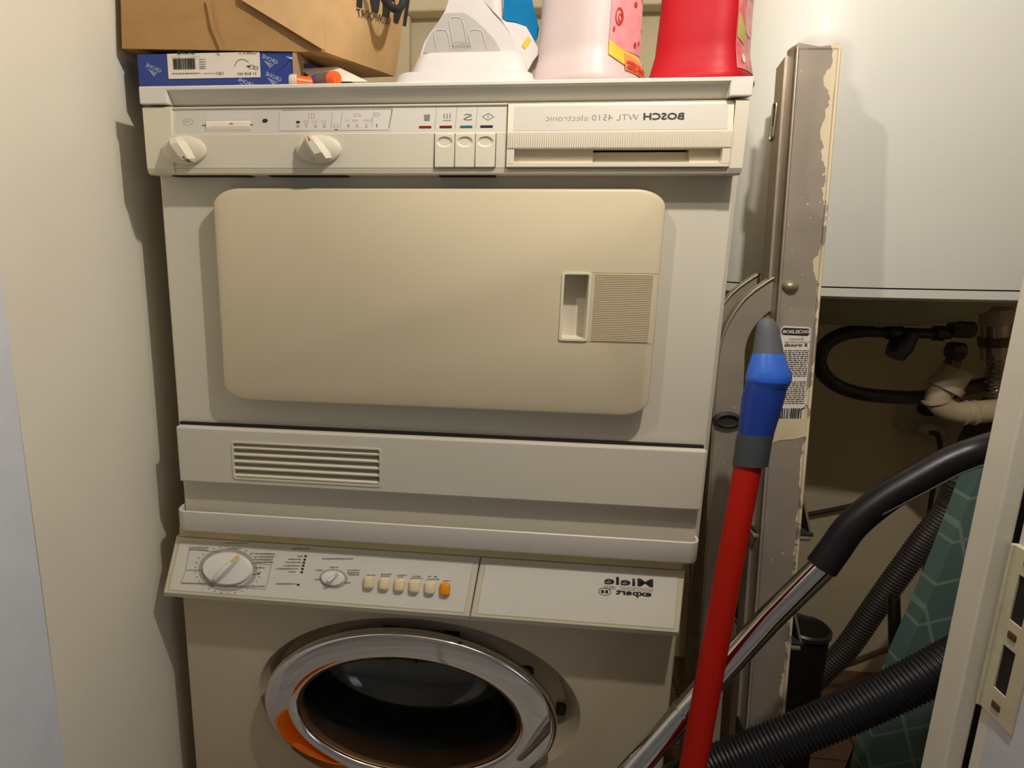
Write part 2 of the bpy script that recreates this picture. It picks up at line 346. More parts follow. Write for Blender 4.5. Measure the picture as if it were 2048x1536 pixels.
# ================================================================== WATER HEATER
bx, by = .655, .425
def sup(a, b, z, n=72, e=3.2):
    r = []
    for i in range(n):
        t = 2*PI*i/n; c, s = math.cos(t), math.sin(t)
        r.append((bx+a*math.copysign(abs(c)**(2/e), c), by+b*math.copysign(abs(s)**(2/e), s), z))
    return r
hz = P(1850, 579, .26).z; hz2 = P(1850, 603, .26).z
wh = thing('water_heater', 'large white enamelled water heater hanging behind the stepladder', 'water heater', (bx, by+.15, hz2-.03))
HA, HB = .275, .165
hs = obj('shell', loft([sup(HA, HB, hz+.0012), sup(HA, HB, 1.62), sup(HA*.96, HB*.95, 1.645)]), M['heater'], wh, 40)
obj('seam', loft([sup(HA-.003, HB-.003, hz-.0008), sup(HA-.003, HB-.003, hz+.0012)]), M['dark'], wh, 40)
obj('bottom_rim', loft([sup(HA-.006, HB-.006, hz2), sup(HA, HB, hz2+.004), sup(HA, HB, hz-.0008)]), M['heater'], wh, 40)
cx0, cy0 = P(1710, 640, .40).x, .45; zd = hz2-P(1700, 653, .36).z
dome = [(r_, z_) for r_, z_ in ((.005, -zd*1.06), (.08, -zd*1.04), (.13, -zd), (.17, -zd*.85), (.20, -zd*.55), (.214, -zd*.2), (.215, 0))]
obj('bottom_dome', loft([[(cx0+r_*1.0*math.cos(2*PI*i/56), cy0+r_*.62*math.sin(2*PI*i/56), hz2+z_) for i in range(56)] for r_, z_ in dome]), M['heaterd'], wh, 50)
# fittings below the heater
def boltring(path, r, m, parent, name): return obj(name, tube(path, r, 12), m, parent, 40)
yp = .46
vs_ = thing('safety_valve', 'dark metal safety valve group on the pipe under the heater', 'valve', P(1800, 660, yp))
boltring([P(1700, 661, yp), P(1745, 663, yp)], .0095, M['valve'], vs_, 'hose_nut')
boltring([P(1740, 664, yp), P(1900, 668, yp)], .0085, M['valve'], vs_, 'valve_body')
boltring([P(1775, 664, yp), P(1800, 665, yp)], .0125, M['valve'], vs_, 'hex_nut')
boltring([P(1868, 666, yp), P(1885, 667, yp)], .0125, M['valve'], vs_, 'hex_nut')
obj('valve_cap', tube([P(1815, 668, yp), P(1800, 695, yp-.005), P(1790, 712, yp-.01)], [.0165, .0185, .015], 14), M['valve'], vs_, 40)
bm = tube([P(1905, 690, yp), P(1908, 725, yp)], .0095, 12); obj('drain_tail', bm, M['valve'], vs_, 40)
obj('tee_nut', tube([P(1900, 658, yp), P(1945, 660, yp)], .0135, 8), M['valve'], vs_)
obj('lower_nut', tube([P(1898, 700, yp), P(1925, 703, yp)], .014, 8), M['valve'], vs_)
obj('tail_ring', tube([P(1894, 728, yp), P(1912, 732, yp)], .012, 8), M['brass'], vs_)
hp = smoothpath([P(u, v, yp) for u, v in ((1725, 662), (1690, 667), (1655, 685), (1638, 715), (1645, 745), (1672, 770), (1715, 786), (1770, 793), (1840, 795), (1900, 784), (1960, 770), (2010, 760))], 8)
tag(obj('braided_hose', tube(hp, .0115, 12), M['braid'], smooth=60), 'dark braided water hose looping under the water heater', 'hose')
br = thing('brass_pipe', 'stacked brass and steel pipe fittings right under the heater beside the door frame', 'pipe', P(2010, 690, yp))
for nm_, u0, v0, u1, v1, r, m in (('pipe_stub', 1992, 618, 1992, 648, .022, 'pvc'), ('steel_collar', 1992, 648, 1992, 672, .021, 'pipe'), ('brass_nut', 1992, 672, 1992, 690, .024, 'brass'), ('steel_collar', 1990, 690, 1990, 716, .020, 'pipe'), ('chrome_nut', 1996, 700, 1996, 728, .016, 'pipe')):
    obj(nm_, tube([P(u0, v0, yp+.02), P(u1, v1, yp+.02)], r, 18), M[m], br, 40)
tag(obj('metal_flexible_hose', ribbed(smoothpath([P(u, v, yp-.01) for u, v in ((1999, 725), (1992, 745), (1990, 768), (2002, 790), (2030, 800))], 8), .0145, .006, .0015, 14), M['pipe'], smooth=60), 'ribbed metal flexible hose hanging down beside the door frame', 'hose')
yd = .44
dp = thing('drain_pipe', 'cream plastic drain pipe bending under the water heater', 'pipe', P(1900, 800, yd))
obj('pipe_bend', tube(smoothpath([P(u, v, yd) for u, v in ((1893, 770), (1876, 795), (1890, 815), (1925, 825), (1975, 822), (2060, 814))]+[P(2060, 814, yd)+Vector((.035, .10, -.004)), P(2060, 814, yd)+Vector((.04, .28, -.006))], 8), .0185, 16), M['pvc'], dp, 60)
obj('pipe_socket', tube([P(1915, 738, yd), P(1890, 775, yd)], [.0225, .0235], 18), M['pvc'], dp, 40)
obj('socket_collar', tube([P(1895, 768, yd), P(1887, 779, yd)], .0265, 18), M['pvc'], dp, 40)
for u, v, u2, v2 in ((1872, 797, 1873, 802), (1925, 825, 1932, 825), (1945, 825, 1950, 825)):
    obj('pipe_ring', tube([P(u, v, yd), P(u2, v2, yd)], .0205, 16), M['pvc'], dp, 40)
a, b = P(1818, 800, YB-.03), P(1885, 872, YB-.03)
so = thing('wall_socket', 'double wall socket with a plugged in white cable on the back wall', 'socket', (a.x, YB, b.z))
obj('socket_plate', slab(a.x, b.x+.005, b.z, a.z, YB-.03, YB, .012, .004), M['socket'], so, 40)
for v, mm in ((815, 'dark'), (862, 'socket')):
    q = P(1858, v, YB-.03); obj('socket_hole' if mm == 'dark' else 'plug', lathe_y(q.x, q.z, [(.022, YB-.029), (.022, YB-.034 if mm == 'dark' else YB-.06), (.018, YB-.035 if mm == 'dark' else YB-.065)], .75, 24, None, True, True), M[mm], so, 40)
q = P(1862, 868, YB-.08)
tag(obj('plug_cable', tube(smoothpath([P(1862, 866, YB-.064), P(1876, 872, YB-.09), P(1880, 920, YB-.08), P(1862, 1000, YB-.03), P(1855, 1080, YB-.02), P(1850, 1130, YB-.02), P(1868, 1220, YB-.03)], 6), .0045, 8), M['cabled'], smooth=60), 'thin grey cable hanging from the wall socket', 'cable')
tag(obj('wall_cable', tube(smoothpath([P(1560, 1040, YB-.01), P(1620, 1028, YB-.01), P(1700, 1012, YB-.01), P(1800, 985, YB-.01)], 6), .005, 8), M['cabled'], smooth=60), 'dark cable running along the back wall behind the vacuum wand', 'cable')
tag(obj('floor_cable', tube(smoothpath([P(1600, 1345, .6), P(1680, 1333, .6), P(1770, 1300, .6), P(1860, 1270, .55)], 6), .006, 8), M['cable'], smooth=60), 'pale cable lying along the foot of the back wall', 'cable')
tag(obj('drain_hose', ribbed(smoothpath([P(1990, 800, .72), P(1960, 850, .60), P(1925, 930, .42), P(1900, 1010, .42), P(1840, 1090, .43), P(1760, 1200, .44), P(1690, 1300, .45), P(1620, 1370, .455), (P(1560, 1400, .46).x, .46, .022), (P(1500, 1400, .46).x, .47, .020)], 10), .019, .006, .0009, 14), M['hoseg'], smooth=60), 'dark grey corrugated drain hose slanting across the back corner', 'hose')
q = P(1610, 1250, .33)
pt = thing('round_tin', 'dark round tin with a pale rim behind the foot of the ladder', 'tin', (q.x, q.y, .0))
obj('tin_body', lathe_z((q.x, q.y), [(.036, 0), (.036, q.z-.01), (.034, q.z-.008)], 28), M['dark'], pt, 40)
obj('tin_rim', lathe_z((q.x, q.y), [(.032, q.z-.012), (.039, q.z-.010), (.039, q.z-.003), (.036, q.z), (.033, q.z-.004), (.033, q.z-.014)], 28, None, False, False), M['valve'], pt, 40)

# ================================================================== TUMBLE DRYER
dr = thing('tumble_dryer', 'ivory tumble dryer stacked on top of the washing machine', 'dryer', (0, .28, .607))
obj('body', box(-.2965, .2965, 0, .56, .607, 1.0765, .002), M['body'], dr)
for s in (-1, 1): obj('side_panel', box(s*.3005-.002, s*.3005+.002, .012, .56, .61, 1.0745, .0015), M['body'], dr)
# lid
bm = xprism([(.56, 1.0772), (-.014, 1.0772), (-.0165, 1.0785), (-.0265, 1.0888), (-.0285, 1.0895), (-.030, 1.0905), (-.030, 1.0930), (-.0285, 1.0940), (.56, 1.0940)], -.268, .275)
box(-.2965, -.267, -.030, .56, 1.0772, 1.0940, .0012, 2, bm); box(.274, .2940, -.030, .56, 1.0772, 1.0940, .0012, 2, bm)
obj('top_lid', bm, M['lid'], dr)
# control panel
ZF0, ZF1 = 1.0475, 1.0735
def yfas(z): return lp(-.0265, -.0205, (z-ZF0)/(ZF1-ZF0))
prof = [(.0, 1.0090), (-.0215, 1.0090), (-.0240, 1.0105), (-.0252, 1.0148), (-.0245, 1.0152), (-.0254, 1.0157), (-.0265, ZF0), (yfas(1.0725), 1.0725), (-.0225, 1.0738), (-.0225, 1.0750), (-.019, 1.0758), (0, 1.0758)]
bm = xprism(prof, -.266, .2815)
endp = [(.0, 1.0090), (-.0215, 1.0090), (-.0245, 1.0105), (-.0268, 1.0150), (-.0270, 1.0735), (-.0250, 1.0752), (-.021, 1.0760), (0, 1.0760)]
pn = obj('control_panel', bm, M['panel'], dr)
for e0_, e1_ in ((-.2955, -.2660), (.2812, .2930)): obj('panel_end_cap', xprism(endp, e0_, e1_), M['panel'], dr)
cut(pn, [box(.0735, .2812, -.05, -.004, 1.0150, 1.0748)])
ff = lambda x, z: (x, yfas(z)-.0006, z)
bm = bmesh.new(); prism([(-.2635, yfas(1.0490)-.0001, 1.0490), (.0735, yfas(1.0490)-.0001, 1.0490), (.0735, yfas(1.0722)-.0001, 1.0722), (-.2635, yfas(1.0722)-.0001, 1.0722)], (0, .0004, 0), bm)
obj('fascia', bm, M['fascia'], pn)
# sunken timer window and printed programme window
obj('timer_window', xprism([(yfas(1.0516)-.0004, 1.0516), (yfas(1.0707)-.0004, 1.0707), (yfas(1.0707)-.0001, 1.0707), (yfas(1.0516)-.0001, 1.0516)], -.2300, -.1825), M['window'], pn)
obj('timer_drum', xprism([(yfas(1.0530)-.0006, 1.0530), (yfas(1.056)-.0016, 1.0560), (yfas(1.060)-.0016, 1.0600), (yfas(1.0615)-.0006, 1.0615), (yfas(1.0570)+.001, 1.0570)], -.2292, -.1832), M['leaflet'], pn)
pr = Print(lambda x, z: (x, yfas(z)-.0020, z)); pr.line((-.2030, 1.0582), (-.2020, 1.0598), .0006); pr.line((-.2045, 1.0582), (-.2000, 1.0582), .0006); pr.done(M['redp'], pn)
obj('programme_window', xprism([(yfas(1.0512)-.0005, 1.0512), (yfas(1.0708)-.0005, 1.0708), (yfas(1.0708)-.0001, 1.0708), (yfas(1.0512)-.0001, 1.0512)], -.1530, -.0400), M['window'], pn)
sx, sz = .000512, .00049
def fx(u): return P(u, 240, -.024).x
def fz(v): return P(640, v, -.024).z
pr = Print(ff)
pr.disc(fx(530), fz(240), .0029, .0019)
pr.rect(fx(409), fz(248.5), .0055, .0006); pr.rect(fx(501), fz(248), .0055, .0006)
pr.disc(fx(596), fz(244), .0022, .0013)
pr.done(M['black'], pn)
pr = Print(ff)
pr.ring(fx(376), fz(241), .0052, .0033, .0003); pr.line((fx(376), fz(241)), (fx(376), fz(236)), .0003); pr.line((fx(376), fz(241)), (fx(369), fz(241)), .0003)
pr.rect(lp(-.2290, -.1835, .5), 1.0616, .045, .0004)
for i, u in enumerate((612, 630, 648)): pr.ring(fx(u), fz(243.5), .0024, .0014, .0004)
for i, (u, n) in enumerate(((696, 1), (710, 2), (735, 3))):
    for k in range(n): pr.ring(fx(u+k*6-n*1.5), fz(242), .0014, .0010, .0003, 12)
for u, t in ((596, '8'), (613, '7'), (631, '6'), (649, '5'), (698, '4'), (715, '3'), (733, '2'), (752, '1')): pr.text(t, fx(u)+.0016, fz(256), .0032 if t != '1' else .0012, .0034, 0, -.01)
pr.line((fx(664), fz(225)), (fx(662), fz(258)), .0003); pr.line((fx(684), fz(225)), (fx(681), fz(258)), .0003); pr.line((fx(747), fz(221)), (fx(744), fz(257)), .0003)
pr.rect(fx(672), fz(219), .112, .0006); pr.line((fx(784), fz(219)), (fx(778), fz(258)), .0009)
pr.ring(fx(672), fz(253), .0030, .0016, .0004); pr.ring(fx(754), fz(230), .0030, .0020, .0004); pr.rect(fx(754), fz(230), .003, .0003)
pr.done(M['greyp'], pn)
pr = Print(ff)
pr.rect(fx(673), fz(260), .0035, .0010)
for u in (617, 622.5, 628): pr.rect(fx(u), fz(231), .0003, .0045)
pr.rect(fx(622.5), fz(227), .006, .0003); pr.rect(fx(622.5), fz(235.5), .006, .0003)
pr.line((fx(707), fz(233)), (fx(722), fz(233)), .0003); pr.line((fx(707), fz(228)), (fx(719), fz(228)), .0003); pr.line((fx(719), fz(228)), (fx(722), fz(233)), .0003); pr.line((fx(707), fz(228)), (fx(707), fz(233)), .0003)
pr.done(M['redp'], pn)
pr = Print(ff)                                        # symbols over the buttons
u = 854; pr.poly([(fx(u-6), fz(231)), (fx(u+6), fz(231)), (fx(u+5), fz(243)), (fx(u-5), fz(243))])
for k in (-6, 0, 6):
    for q in range(6): pr.rect(fx(894+k)+.0004*math.sin(q*1.6), fz(230+q*1.6), .0006, .0009)
pr.line((fx(886), fz(243)), (fx(903), fz(243)), .0004)
pr.text('S', fx(935)+.0045, fz(243), .0085, .0062, 0, -.01)
c_ = (fx(976), fz(236.5)); dd = [(.0056, 0), (0, .0033), (-.0056, 0), (0, -.0033)]
for i in range(4): pr.line((c_[0]+dd[i][0], c_[1]+dd[i][1]), (c_[0]+dd[(i+1) % 4][0], c_[1]+dd[(i+1) % 4][1]), .0004)
pr.line((c_[0], c_[1]-.0017), (c_[0], c_[1]+.0020), .0005)
pr.done(M['greyp'], pn)
pr = Print(ff)
for u in (873, 914, 955): pr.line((fx(u), fz(213)), (fx(u-3), fz(260)), .0003)
pr.done(M['lgrey'], pn)
for u, m in ((851, 'ind1'), (892, 'ind2'), (933, 'ind3'), (973.5, 'ind4')):
    z = fz(256.5); x = fx(u); obj('indicator_light', box(x-.006, x+.006, yfas(z)-.0008, yfas(z)+.001, z-.0012, z+.0012, .0003, 1), M[m], pn)
# three push keys with finger dimples
for i in range(3):
    x0 = .0040+i*.0198
    k = obj('push_button', box(x0+.0003, x0+.0195, -.0278, -.020, 1.0160, 1.0470, .0006), M['panel'], pn)
    bm = bmesh.new(); bmesh.ops.create_uvsphere(bm, u_segments=28, v_segments=18, radius=1)
    for v in bm.verts: v.co = Vector((x0+.0099+v.co.x*.0080, -.0290+v.co.y*.0042, 1.0395+v.co.z*.0052))
    cut(k, [bm]); k.data.polygons.foreach_set('use_smooth', [True]*len(k.data.polygons)); k.data.set_sharp_from_angle(angle=math.radians(20))
    obj('key_gap', box(x0-.0003, x0+.0003, -.0268, -.020, 1.0158, 1.0472), M['dark'], pn)
obj('key_gap', box(.0631, .0637, -.0268, -.020, 1.0158, 1.0472), M['dark'], pn)
# knobs
def knob(name, cx, cz, r, y0, ang, hgt, m, parent, mk, skirt=.8, rw=.24, tilt=0, mlen=.34):
    k = thing_part = obj(name, bmesh.new(), m, parent)
    bm = bmesh.new(); n = 40; K = .6
    loft([[(r*f*math.cos(2*PI*i/n), r*f*K*math.sin(2*PI*i/n), h*hgt) for i in range(n)] for f, h in ((1, 0), (1.0, .10), (.97, .22), (skirt, .34), (.3, .42))], True, True, True, bm)
    ca, sa = math.cos(ang), math.sin(ang)
    def pt(a, b, h): return ((a*ca-b*sa)*r, (a*sa+b*ca)*r*K, h*hgt)
    secs = []                                          # raised grip bar running along the pointer
    for a, w0, w1, h in ((-.93, .18, .12, .30), (-.80, rw*1.7, rw*.62, .72), (-.4, rw*2.0, rw*.75, 1.0), (.2, rw*1.9, rw*.7, 1.0), (.75, rw*1.5, rw*.55, .9), (.96, rw, rw*.45, .34)):
        secs.append([pt(a, -w0, .2), pt(a, -w1, h), pt(a, w1, h), pt(a, w0, .2)])
    loft(secs, True, True, True, bm)
    ct, st = math.cos(tilt), math.sin(tilt)
    def wrld(p): return (cx+p[0], y0 - p[2]*ct + p[1]*st, cz + p[1]*ct + p[2]*st)
    for v in bm.verts: v.co = wrld(v.co)
    bmesh.ops.recalc_face_normals(bm, faces=bm.faces[:]); bm.to_mesh(k.data); bm.free()
    k.data.polygons.foreach_set('use_smooth', [True]*len(k.data.polygons)); k.data.set_sharp_from_angle(angle=math.radians(35))
    bm = bmesh.new(); vv = [bm.verts.new(wrld((Vector(pt(a, b, h))+Vector((0, 0, .0005))))) for a, b, h in ((.55, -.045, .945), (.55, .045, .945), (.8, .045, .84), (.8, -.045, .84))]
    bm.faces.new(vv); vv2 = [bm.verts.new(wrld((Vector(pt(a, b, h))+Vector((0, 0, .0005))))) for a, b, h in ((.8, -.045, .84), (.8, .045, .84), (.94, .045, .42), (.94, -.045, .42))]; bm.faces.new(vv2)
    obj('pointer_mark', bm, mk, k)
    return k
q = P(370, 301, -.026); knob('timer_knob', q.x, q.z, .0235, -.0262, math.radians(-68), .0165, M['panel'], pn, M['brownp'])
q = P(638, 299, -.026); knob('programme_knob', q.x, q.z, .0230, -.0262, math.radians(112), .0165, M['panel'], pn, M['redp'])
# container drawer front
dprof = [(-.004, 1.0156), (-.0275, 1.0156), (-.0280, 1.0165), (-.0280, 1.0196), (-.0205, 1.0196), (-.0205, 1.0262), (-.0180, 1.0328), (-.0285, 1.0328), (-.0290, 1.0475), (-.0240, 1.0728), (-.0235, 1.0742), (-.004, 1.0742)]
bm = xprism(dprof, .0742, .2806)
dw = obj('drawer_front', bm, M['panel'], dr)
cut(dw, [box(.1568, .2462, -.0245, -.002, 1.0200, 1.0326)])
for e0_, e1_ in ((.0742, .0815), (.2735, .2806)): obj('groove_end', box(e0_, e1_, -.0282, -.010, 1.0190, 1.0335), M['panel'], dw)
obj('grip_back', box(.1560, .2470, -.0040, -.0030, 1.0195, 1.0330), M['dark'], dw)
bm = xprism([(-.0040, 1.0200), (-.0200, 1.0200), (-.0130, 1.0305), (-.0040, 1.0305)], .1568, .2462); obj('grip_ramp', bm, M['panel'], dw)
def yd2(z): return lp(-.0290, -.0240, (z-1.0475)/(.0253))
bm = prism([(.0800, yd2(1.0490)-.0002, 1.0490), (.2755, yd2(1.0490)-.0002, 1.0490), (.2755, yd2(1.0715)-.0002, 1.0715), (.0800, yd2(1.0715)-.0002, 1.0715)], (0, .0004, 0)); obj('drawer_fascia', bm, M['fascia'], dw)
bm = bmesh.new()
for i in range(96):
    x = .0755+i*.00214; box(x, x+.0011, -.02935, -.0280, 1.0336, 1.0468, 0, 1, bm)
obj('fine_ribs', bm, M['panel'], dw, kind='stuff')
pr = Print(lambda x, z: (x, yd2(z)-.0007, z))
pr.text('BOSCH', P(1367, 240, -.026).x, P(1330, 239, -.026).z, .0365, .0060, 0, .022); pr.done(M['black'], dw, 'lettering')
pr = Print(lambda x, z: (x, yd2(z)-.0007, z))
pr.text('WTL 4510 electronic', P(1277, 240, -.026).x, P(1200, 241, -.026).z, .0855, .0058, 0, -.022); pr.done(M['greyp'], dw, 'lettering')
# slots under the control panel
for u0, u1 in ((345, 498), (538, 692), (878, 992)):
    a, b = P(u0, 352, -.018), P(u1, 352, -.018); obj('panel_slot', box(a.x, b.x, -.019, -.002, 1.0078, 1.0092), M['dark'], dr)
# door
cut(obj('door_gap_shade', slab(-.2262, .2255, .7722, .9922, -.006, .0004, .028, .001), M['dark'], dr, 40), [slab(.1335, .1632, .8458, .9160, -.03, .01, .003, .0005)])  # dark inset stands in for the shadow in the gap around the door
do = obj('door', slab(-.2300, .2292, .7682, .9962, -.0200, -.0055, .030, .0035, 10), M['door'], dr, 40)
cut(do, [slab(.1345, .1622, .8468, .9150, -.030, .004, .003, .0005)])
bm = bmesh.new()
H = (.1345, .1622, .8468, .9150)
R0 = [(p[0], -.0198, p[1]) for p in rr(H[0], H[1], H[2], H[3], .003)]; R1 = [(p[0], -.0215, p[1]) for p in rr(H[0]-.0006, H[1]+.0006, H[2]-.0005, H[3]+.0005, .0035)]
R2 = [(p[0], -.0215, p[1]) for p in rr(H[0]+.0018, H[1]-.0018, H[2]+.0016, H[3]-.0014, .002)]; R3 = [(p[0], -.0012, p[1]) for p in rr(H[0]+.0024, H[1]-.0024, H[2]+.0026, H[3]-.0020, .002)]
R00 = [(p[0], -.0198, p[1]) for p in rr(H[0]-.0008, H[1]+.0008, H[2]-.0006, H[3]+.0006, .0036)]
loft([R00, R1, R2, R3], False, True, True, bm); obj('handle_recess', bm, M['panel'], do, 30)
obj('recess_back', box(H[0]-.001, H[1]+.001, -.0014, -.0002, H[2]-.001, H[3]+.001), M['panel'], do)
bm = bmesh.new(); nr = 38
for i in range(nr):
    z = .8475+(.0665)*i/(nr-1); box(.1665, .2225, -.0207, -.0195, z-.00045, z+.00045, 0, 1, bm)
obj('ribbed_grip', bm, M['door'], do)
pr = Print(flat(-.0198)); pr.rect(.195, .9155, .0625, .0004); pr.rect(.195, .8455, .0625, .0005); pr.done(M['kraftd'], do, 'grip_outline')
# lower service flap with the vent
lpn = obj('service_flap', box(-.2938, .2945, -.0125, .002, .6645, .7322, .0022), M['body'], dr)
cut(lpn, [slab(-.2262, -.0545, .6732, .7162, -.03, .0005, .003, .0005)])
obj('flap_gap', box(-.2925, .2925, -.0045, .0005, .7322, .7352), M['dark'], dr)
vg = obj('vent_backing', box(-.2268, -.0540, -.0008, .0002, .6726, .7168), M['dark'], lpn)
O = [rr(-.2275, -.0530, .6718, .7176, .0045), rr(-.2255, -.0552, .6738, .7158, .003)]
bm = loft([[(p[0], -.0123, p[1]) for p in O[0]], [(p[0], -.0134, p[1]) for p in O[0]], [(p[0], -.0134, p[1]) for p in O[1]], [(p[0], -.004, p[1]) for p in O[1]]], False, False); obj('vent_frame', bm, M['panel'], lpn, 30)
sm = None
for i in range(5):
    z = .6760+i*.00835 if i else .6755
    s_ = obj('slat', xprism([(-.0125, z-.0009), (-.0130, z+.0008), (-.0120, z+.0014), (-.0035, z+.0050), (-.0035, z+.0036)], -.2256, -.0551), M['panel'], lpn)
for u in (567, 664):
    x = P(u, 920, -.01).x; obj('vent_divider', box(x-.0012, x+.0012, -.0045, -.0008, .6735, .7160), M['rubber'], lpn)

# ================================================================== STACKING TRAY
st_ = thing('stacking_tray', 'white raised-edge stacking tray between the dryer and the washing machine', 'tray', (0, .28, .604))
def trayring(d, z):
    return [(p[0], p[1], z) for p in rr(-.3000+d, .2968-d, -.0175+d, .565-d, .012-min(d, .008), .012-min(d, .008), 6)]
bm = loft([trayring(.004, .6035), trayring(.001, .6045), trayring(0, .6065), trayring(0, .6290), trayring(.0012, .6300), trayring(.0028, .6292), trayring(.0028, .6068)], True, True); obj('tray_shell', bm, M['tray'], st_, 40)

# ================================================================== WASHING MACHINE
wm = thing('washing_machine', 'white front loading washing machine with a chrome porthole', 'washing machine', (-.011, .28, 0))
WX0, WX1 = -.3095, .2868
wb = obj('body', box(WX0, WX1, 0, .55, .015, .5905, .004), M['wbody'], wm)
obj('top_edge', box(WX0+.006, WX1-.003, -.0060, .55, .5905, .6033, .002), M['ivory'], wm)
obj('side_edge', box(WX1-.001, WX1+.0025, .010, .55, .02, .589, .001), M['ivory'], wm)
for x in (WX0+.05, WX1-.05):
    for y in (.06, .49): obj('foot', lathe_z((x, y), [(.02, 0), (.02, .008), (.012, .010), (.012, .018)], 16), M['rubber'], wm)
obj('plinth', box(WX0+.01, WX1-.01, .003, .02, .012, .075, .002), M['wbody'], wm)
DX, DZ = -.0147, .3835; KR = .585
cut(wb, [lathe_y(DX, DZ, [(.2035, -.01), (.2005, 0), (.192, .012), (.184, .030)], KR, 96, None, True, True), lathe_y(-.022, DZ-.002, [(.150, .0), (.150, .50)], KR, 64, None, True, True)])
wb.data.polygons.foreach_set('use_smooth', [True]*len(wb.data.polygons)); wb.data.set_sharp_from_angle(angle=math.radians(25))
RX, RZ = -.0215, .3835
rp = [(.150, .022), (.156, -.006), (.172, -.0085), (.1785, -.0105), (.1797, -.014), (.1790, -.0195), (.1770, -.0235), (.1740, -.0255), (.1700, -.0260), (.160, -.0268), (.148, -.0272), (.1405, -.0268), (.1370, -.0255), (.1348, -.0225), (.134, .01)]
obj('door_ring', lathe_y(RX, RZ, [(r_, y_, lp(.585, .625, min(1, max(0, (r_-.1348)/.036)))) for r_, y_ in rp], KR, 96), M['chrome'], wm, 50)
obj('ring_seal', lathe_y(RX, RZ, [(.1345, -.0215), (.1335, -.0225), (.1320, -.0210), (.132, .012)], KR, 72), M['brass'], wm, 50)
GX = -.024
gp = [(.1325, -.018), (.124, .004), (.119, .030), (.114, .055), (.100, .072), (.070, .082), (.030, .086), (.002, .087)]
gi = [(.002, .081), (.030, .080), (.068, .076), (.096, .066), (.108, .052), (.113, .030), (.119, .002), (.1325, -.018)]
obj('door_glass', lathe_y(GX, RZ, gp+gi, KR, 72), M['glass'], wm, 60)
obj('bellows', lathe_y(GX, RZ, [(.150, .020), (.140, .040), (.148, .060), (.138, .085), (.146, .10)], KR, 64), M['rubber'], wm, 60)
obj('drum', lathe_y(GX, RZ, [(.148, .10), (.20, .12), (.20, .46), (.02, .48)], KR, 64, None, False, True), M['drum'], wm, 40)
bm = bmesh.new()
for i in range(40):
    for j in range(7):
        t = 2*PI*i/40+(.08 if j % 2 else 0); y = .15+j*.045; r = .1993
        c_ = Vector((GX+r*math.cos(t), y, RZ+r*KR*math.sin(t))); n_ = Vector((-math.cos(t), 0, -math.sin(t)*KR)).normalized(); a_ = Vector((0, 1, 0)); b_ = n_.cross(a_)
        polyfill(bm, [c_+n_*.0012+(a_*math.cos(e)+b_*math.sin(e))*.004 for e in [2*PI*w/8 for w in range(8)]])
obj('drum_holes', bm, M['dark'], wm, kind='stuff')
for t in (30, 150, 270):
    t = math.radians(t); c_ = Vector((GX+.19*math.cos(t), .29, RZ+.19*KR*math.sin(t)))
    obj('drum_paddle', box(c_.x-.012, c_.x+.012, .14, .44, c_.z-.012, c_.z+.012, .006), M['drum'], wm, 60)
# details in the door recess
def rec(u, v, w, h, m, nm):
    q = P(u, v, .028); obj(nm, box(q.x-w/2, q.x+w/2, .024, .031, q.z-h/2, q.z+h/2, min(w, h)*.15, 2), M[m], wm)
rec(782, 1256, .020, .0045, 'black', 'recess_slot'); rec(845, 1262, .046, .0035, 'brass', 'recess_slot'); rec(903, 1271, .021, .011, 'black', 'hinge_hole')
q = P(1053, 1346, .022); obj('recess_plug', lathe_y(q.x, q.z, [(.009, .031), (.009, .022), (.007, .020)], KR, 20, None, False, True), M['rubber'], wm, 40)
rec(1123, 1418, .013, .016, 'black', 'lock_hole'); rec(1122, 1428, .010, .006, 'steel', 'lock_tongue')
q = P(548, 1445, -.02)
# panel: face leans out at the foot
YT, ZT, YBm, ZBm = -.0035, .5900, -.0325, .5290
def fw(x, w): return (x, lp(YBm, YT, w), lp(ZBm, ZT, w))                          # w = 0 foot .. 1 top
def wxl(w): return lp(-.3155, -.3085, w)
def wxr(w): return lp(.2795, .2872, w)
fn = Vector((0, -(ZT-ZBm), (YT-YBm))).normalized()
def wslab(x0f, x1f, m, nm, lip=.0045):
    rings = []
    def ring(d, off, dy=0):
        r = []
        for e, w in ((0, 0), (1, 0), (1, 1), (0, 1)):
            ww = w+(d if w == 0 else -d)*1.0/.0675
            x = (x1f(ww)-d) if e else (x0f(ww)+d); p = Vector(fw(x, ww)) + fn*off; r.append(p)
        return r
    back = [Vector((x0f(0)+.004, .0, .5160)), Vector((x1f(0)-.004, .0, .5160)), Vector((x1f(1), 0, ZT)), Vector((x0f(1), 0, ZT))]
    low = ring(0, -.0035); low[0].z -= .004; low[1].z -= .004
    bm = loft([back, low, ring(0, -.0012), ring(.0012, 0)]); return obj(nm, bm, m, wm)
cpn = wslab(wxl, lambda w: lp(.0505, .0602, w), M['wpan'], 'control_panel')
dwn = wslab(lambda w: lp(.0518, .0615, w), wxr, M['wpan'], 'detergent_drawer')
wf = lambda x, w: tuple(Vector(fw(x, w))+fn*.0004); wf2 = lambda x, w: tuple(Vector(fw(x, w))+fn*.0009)
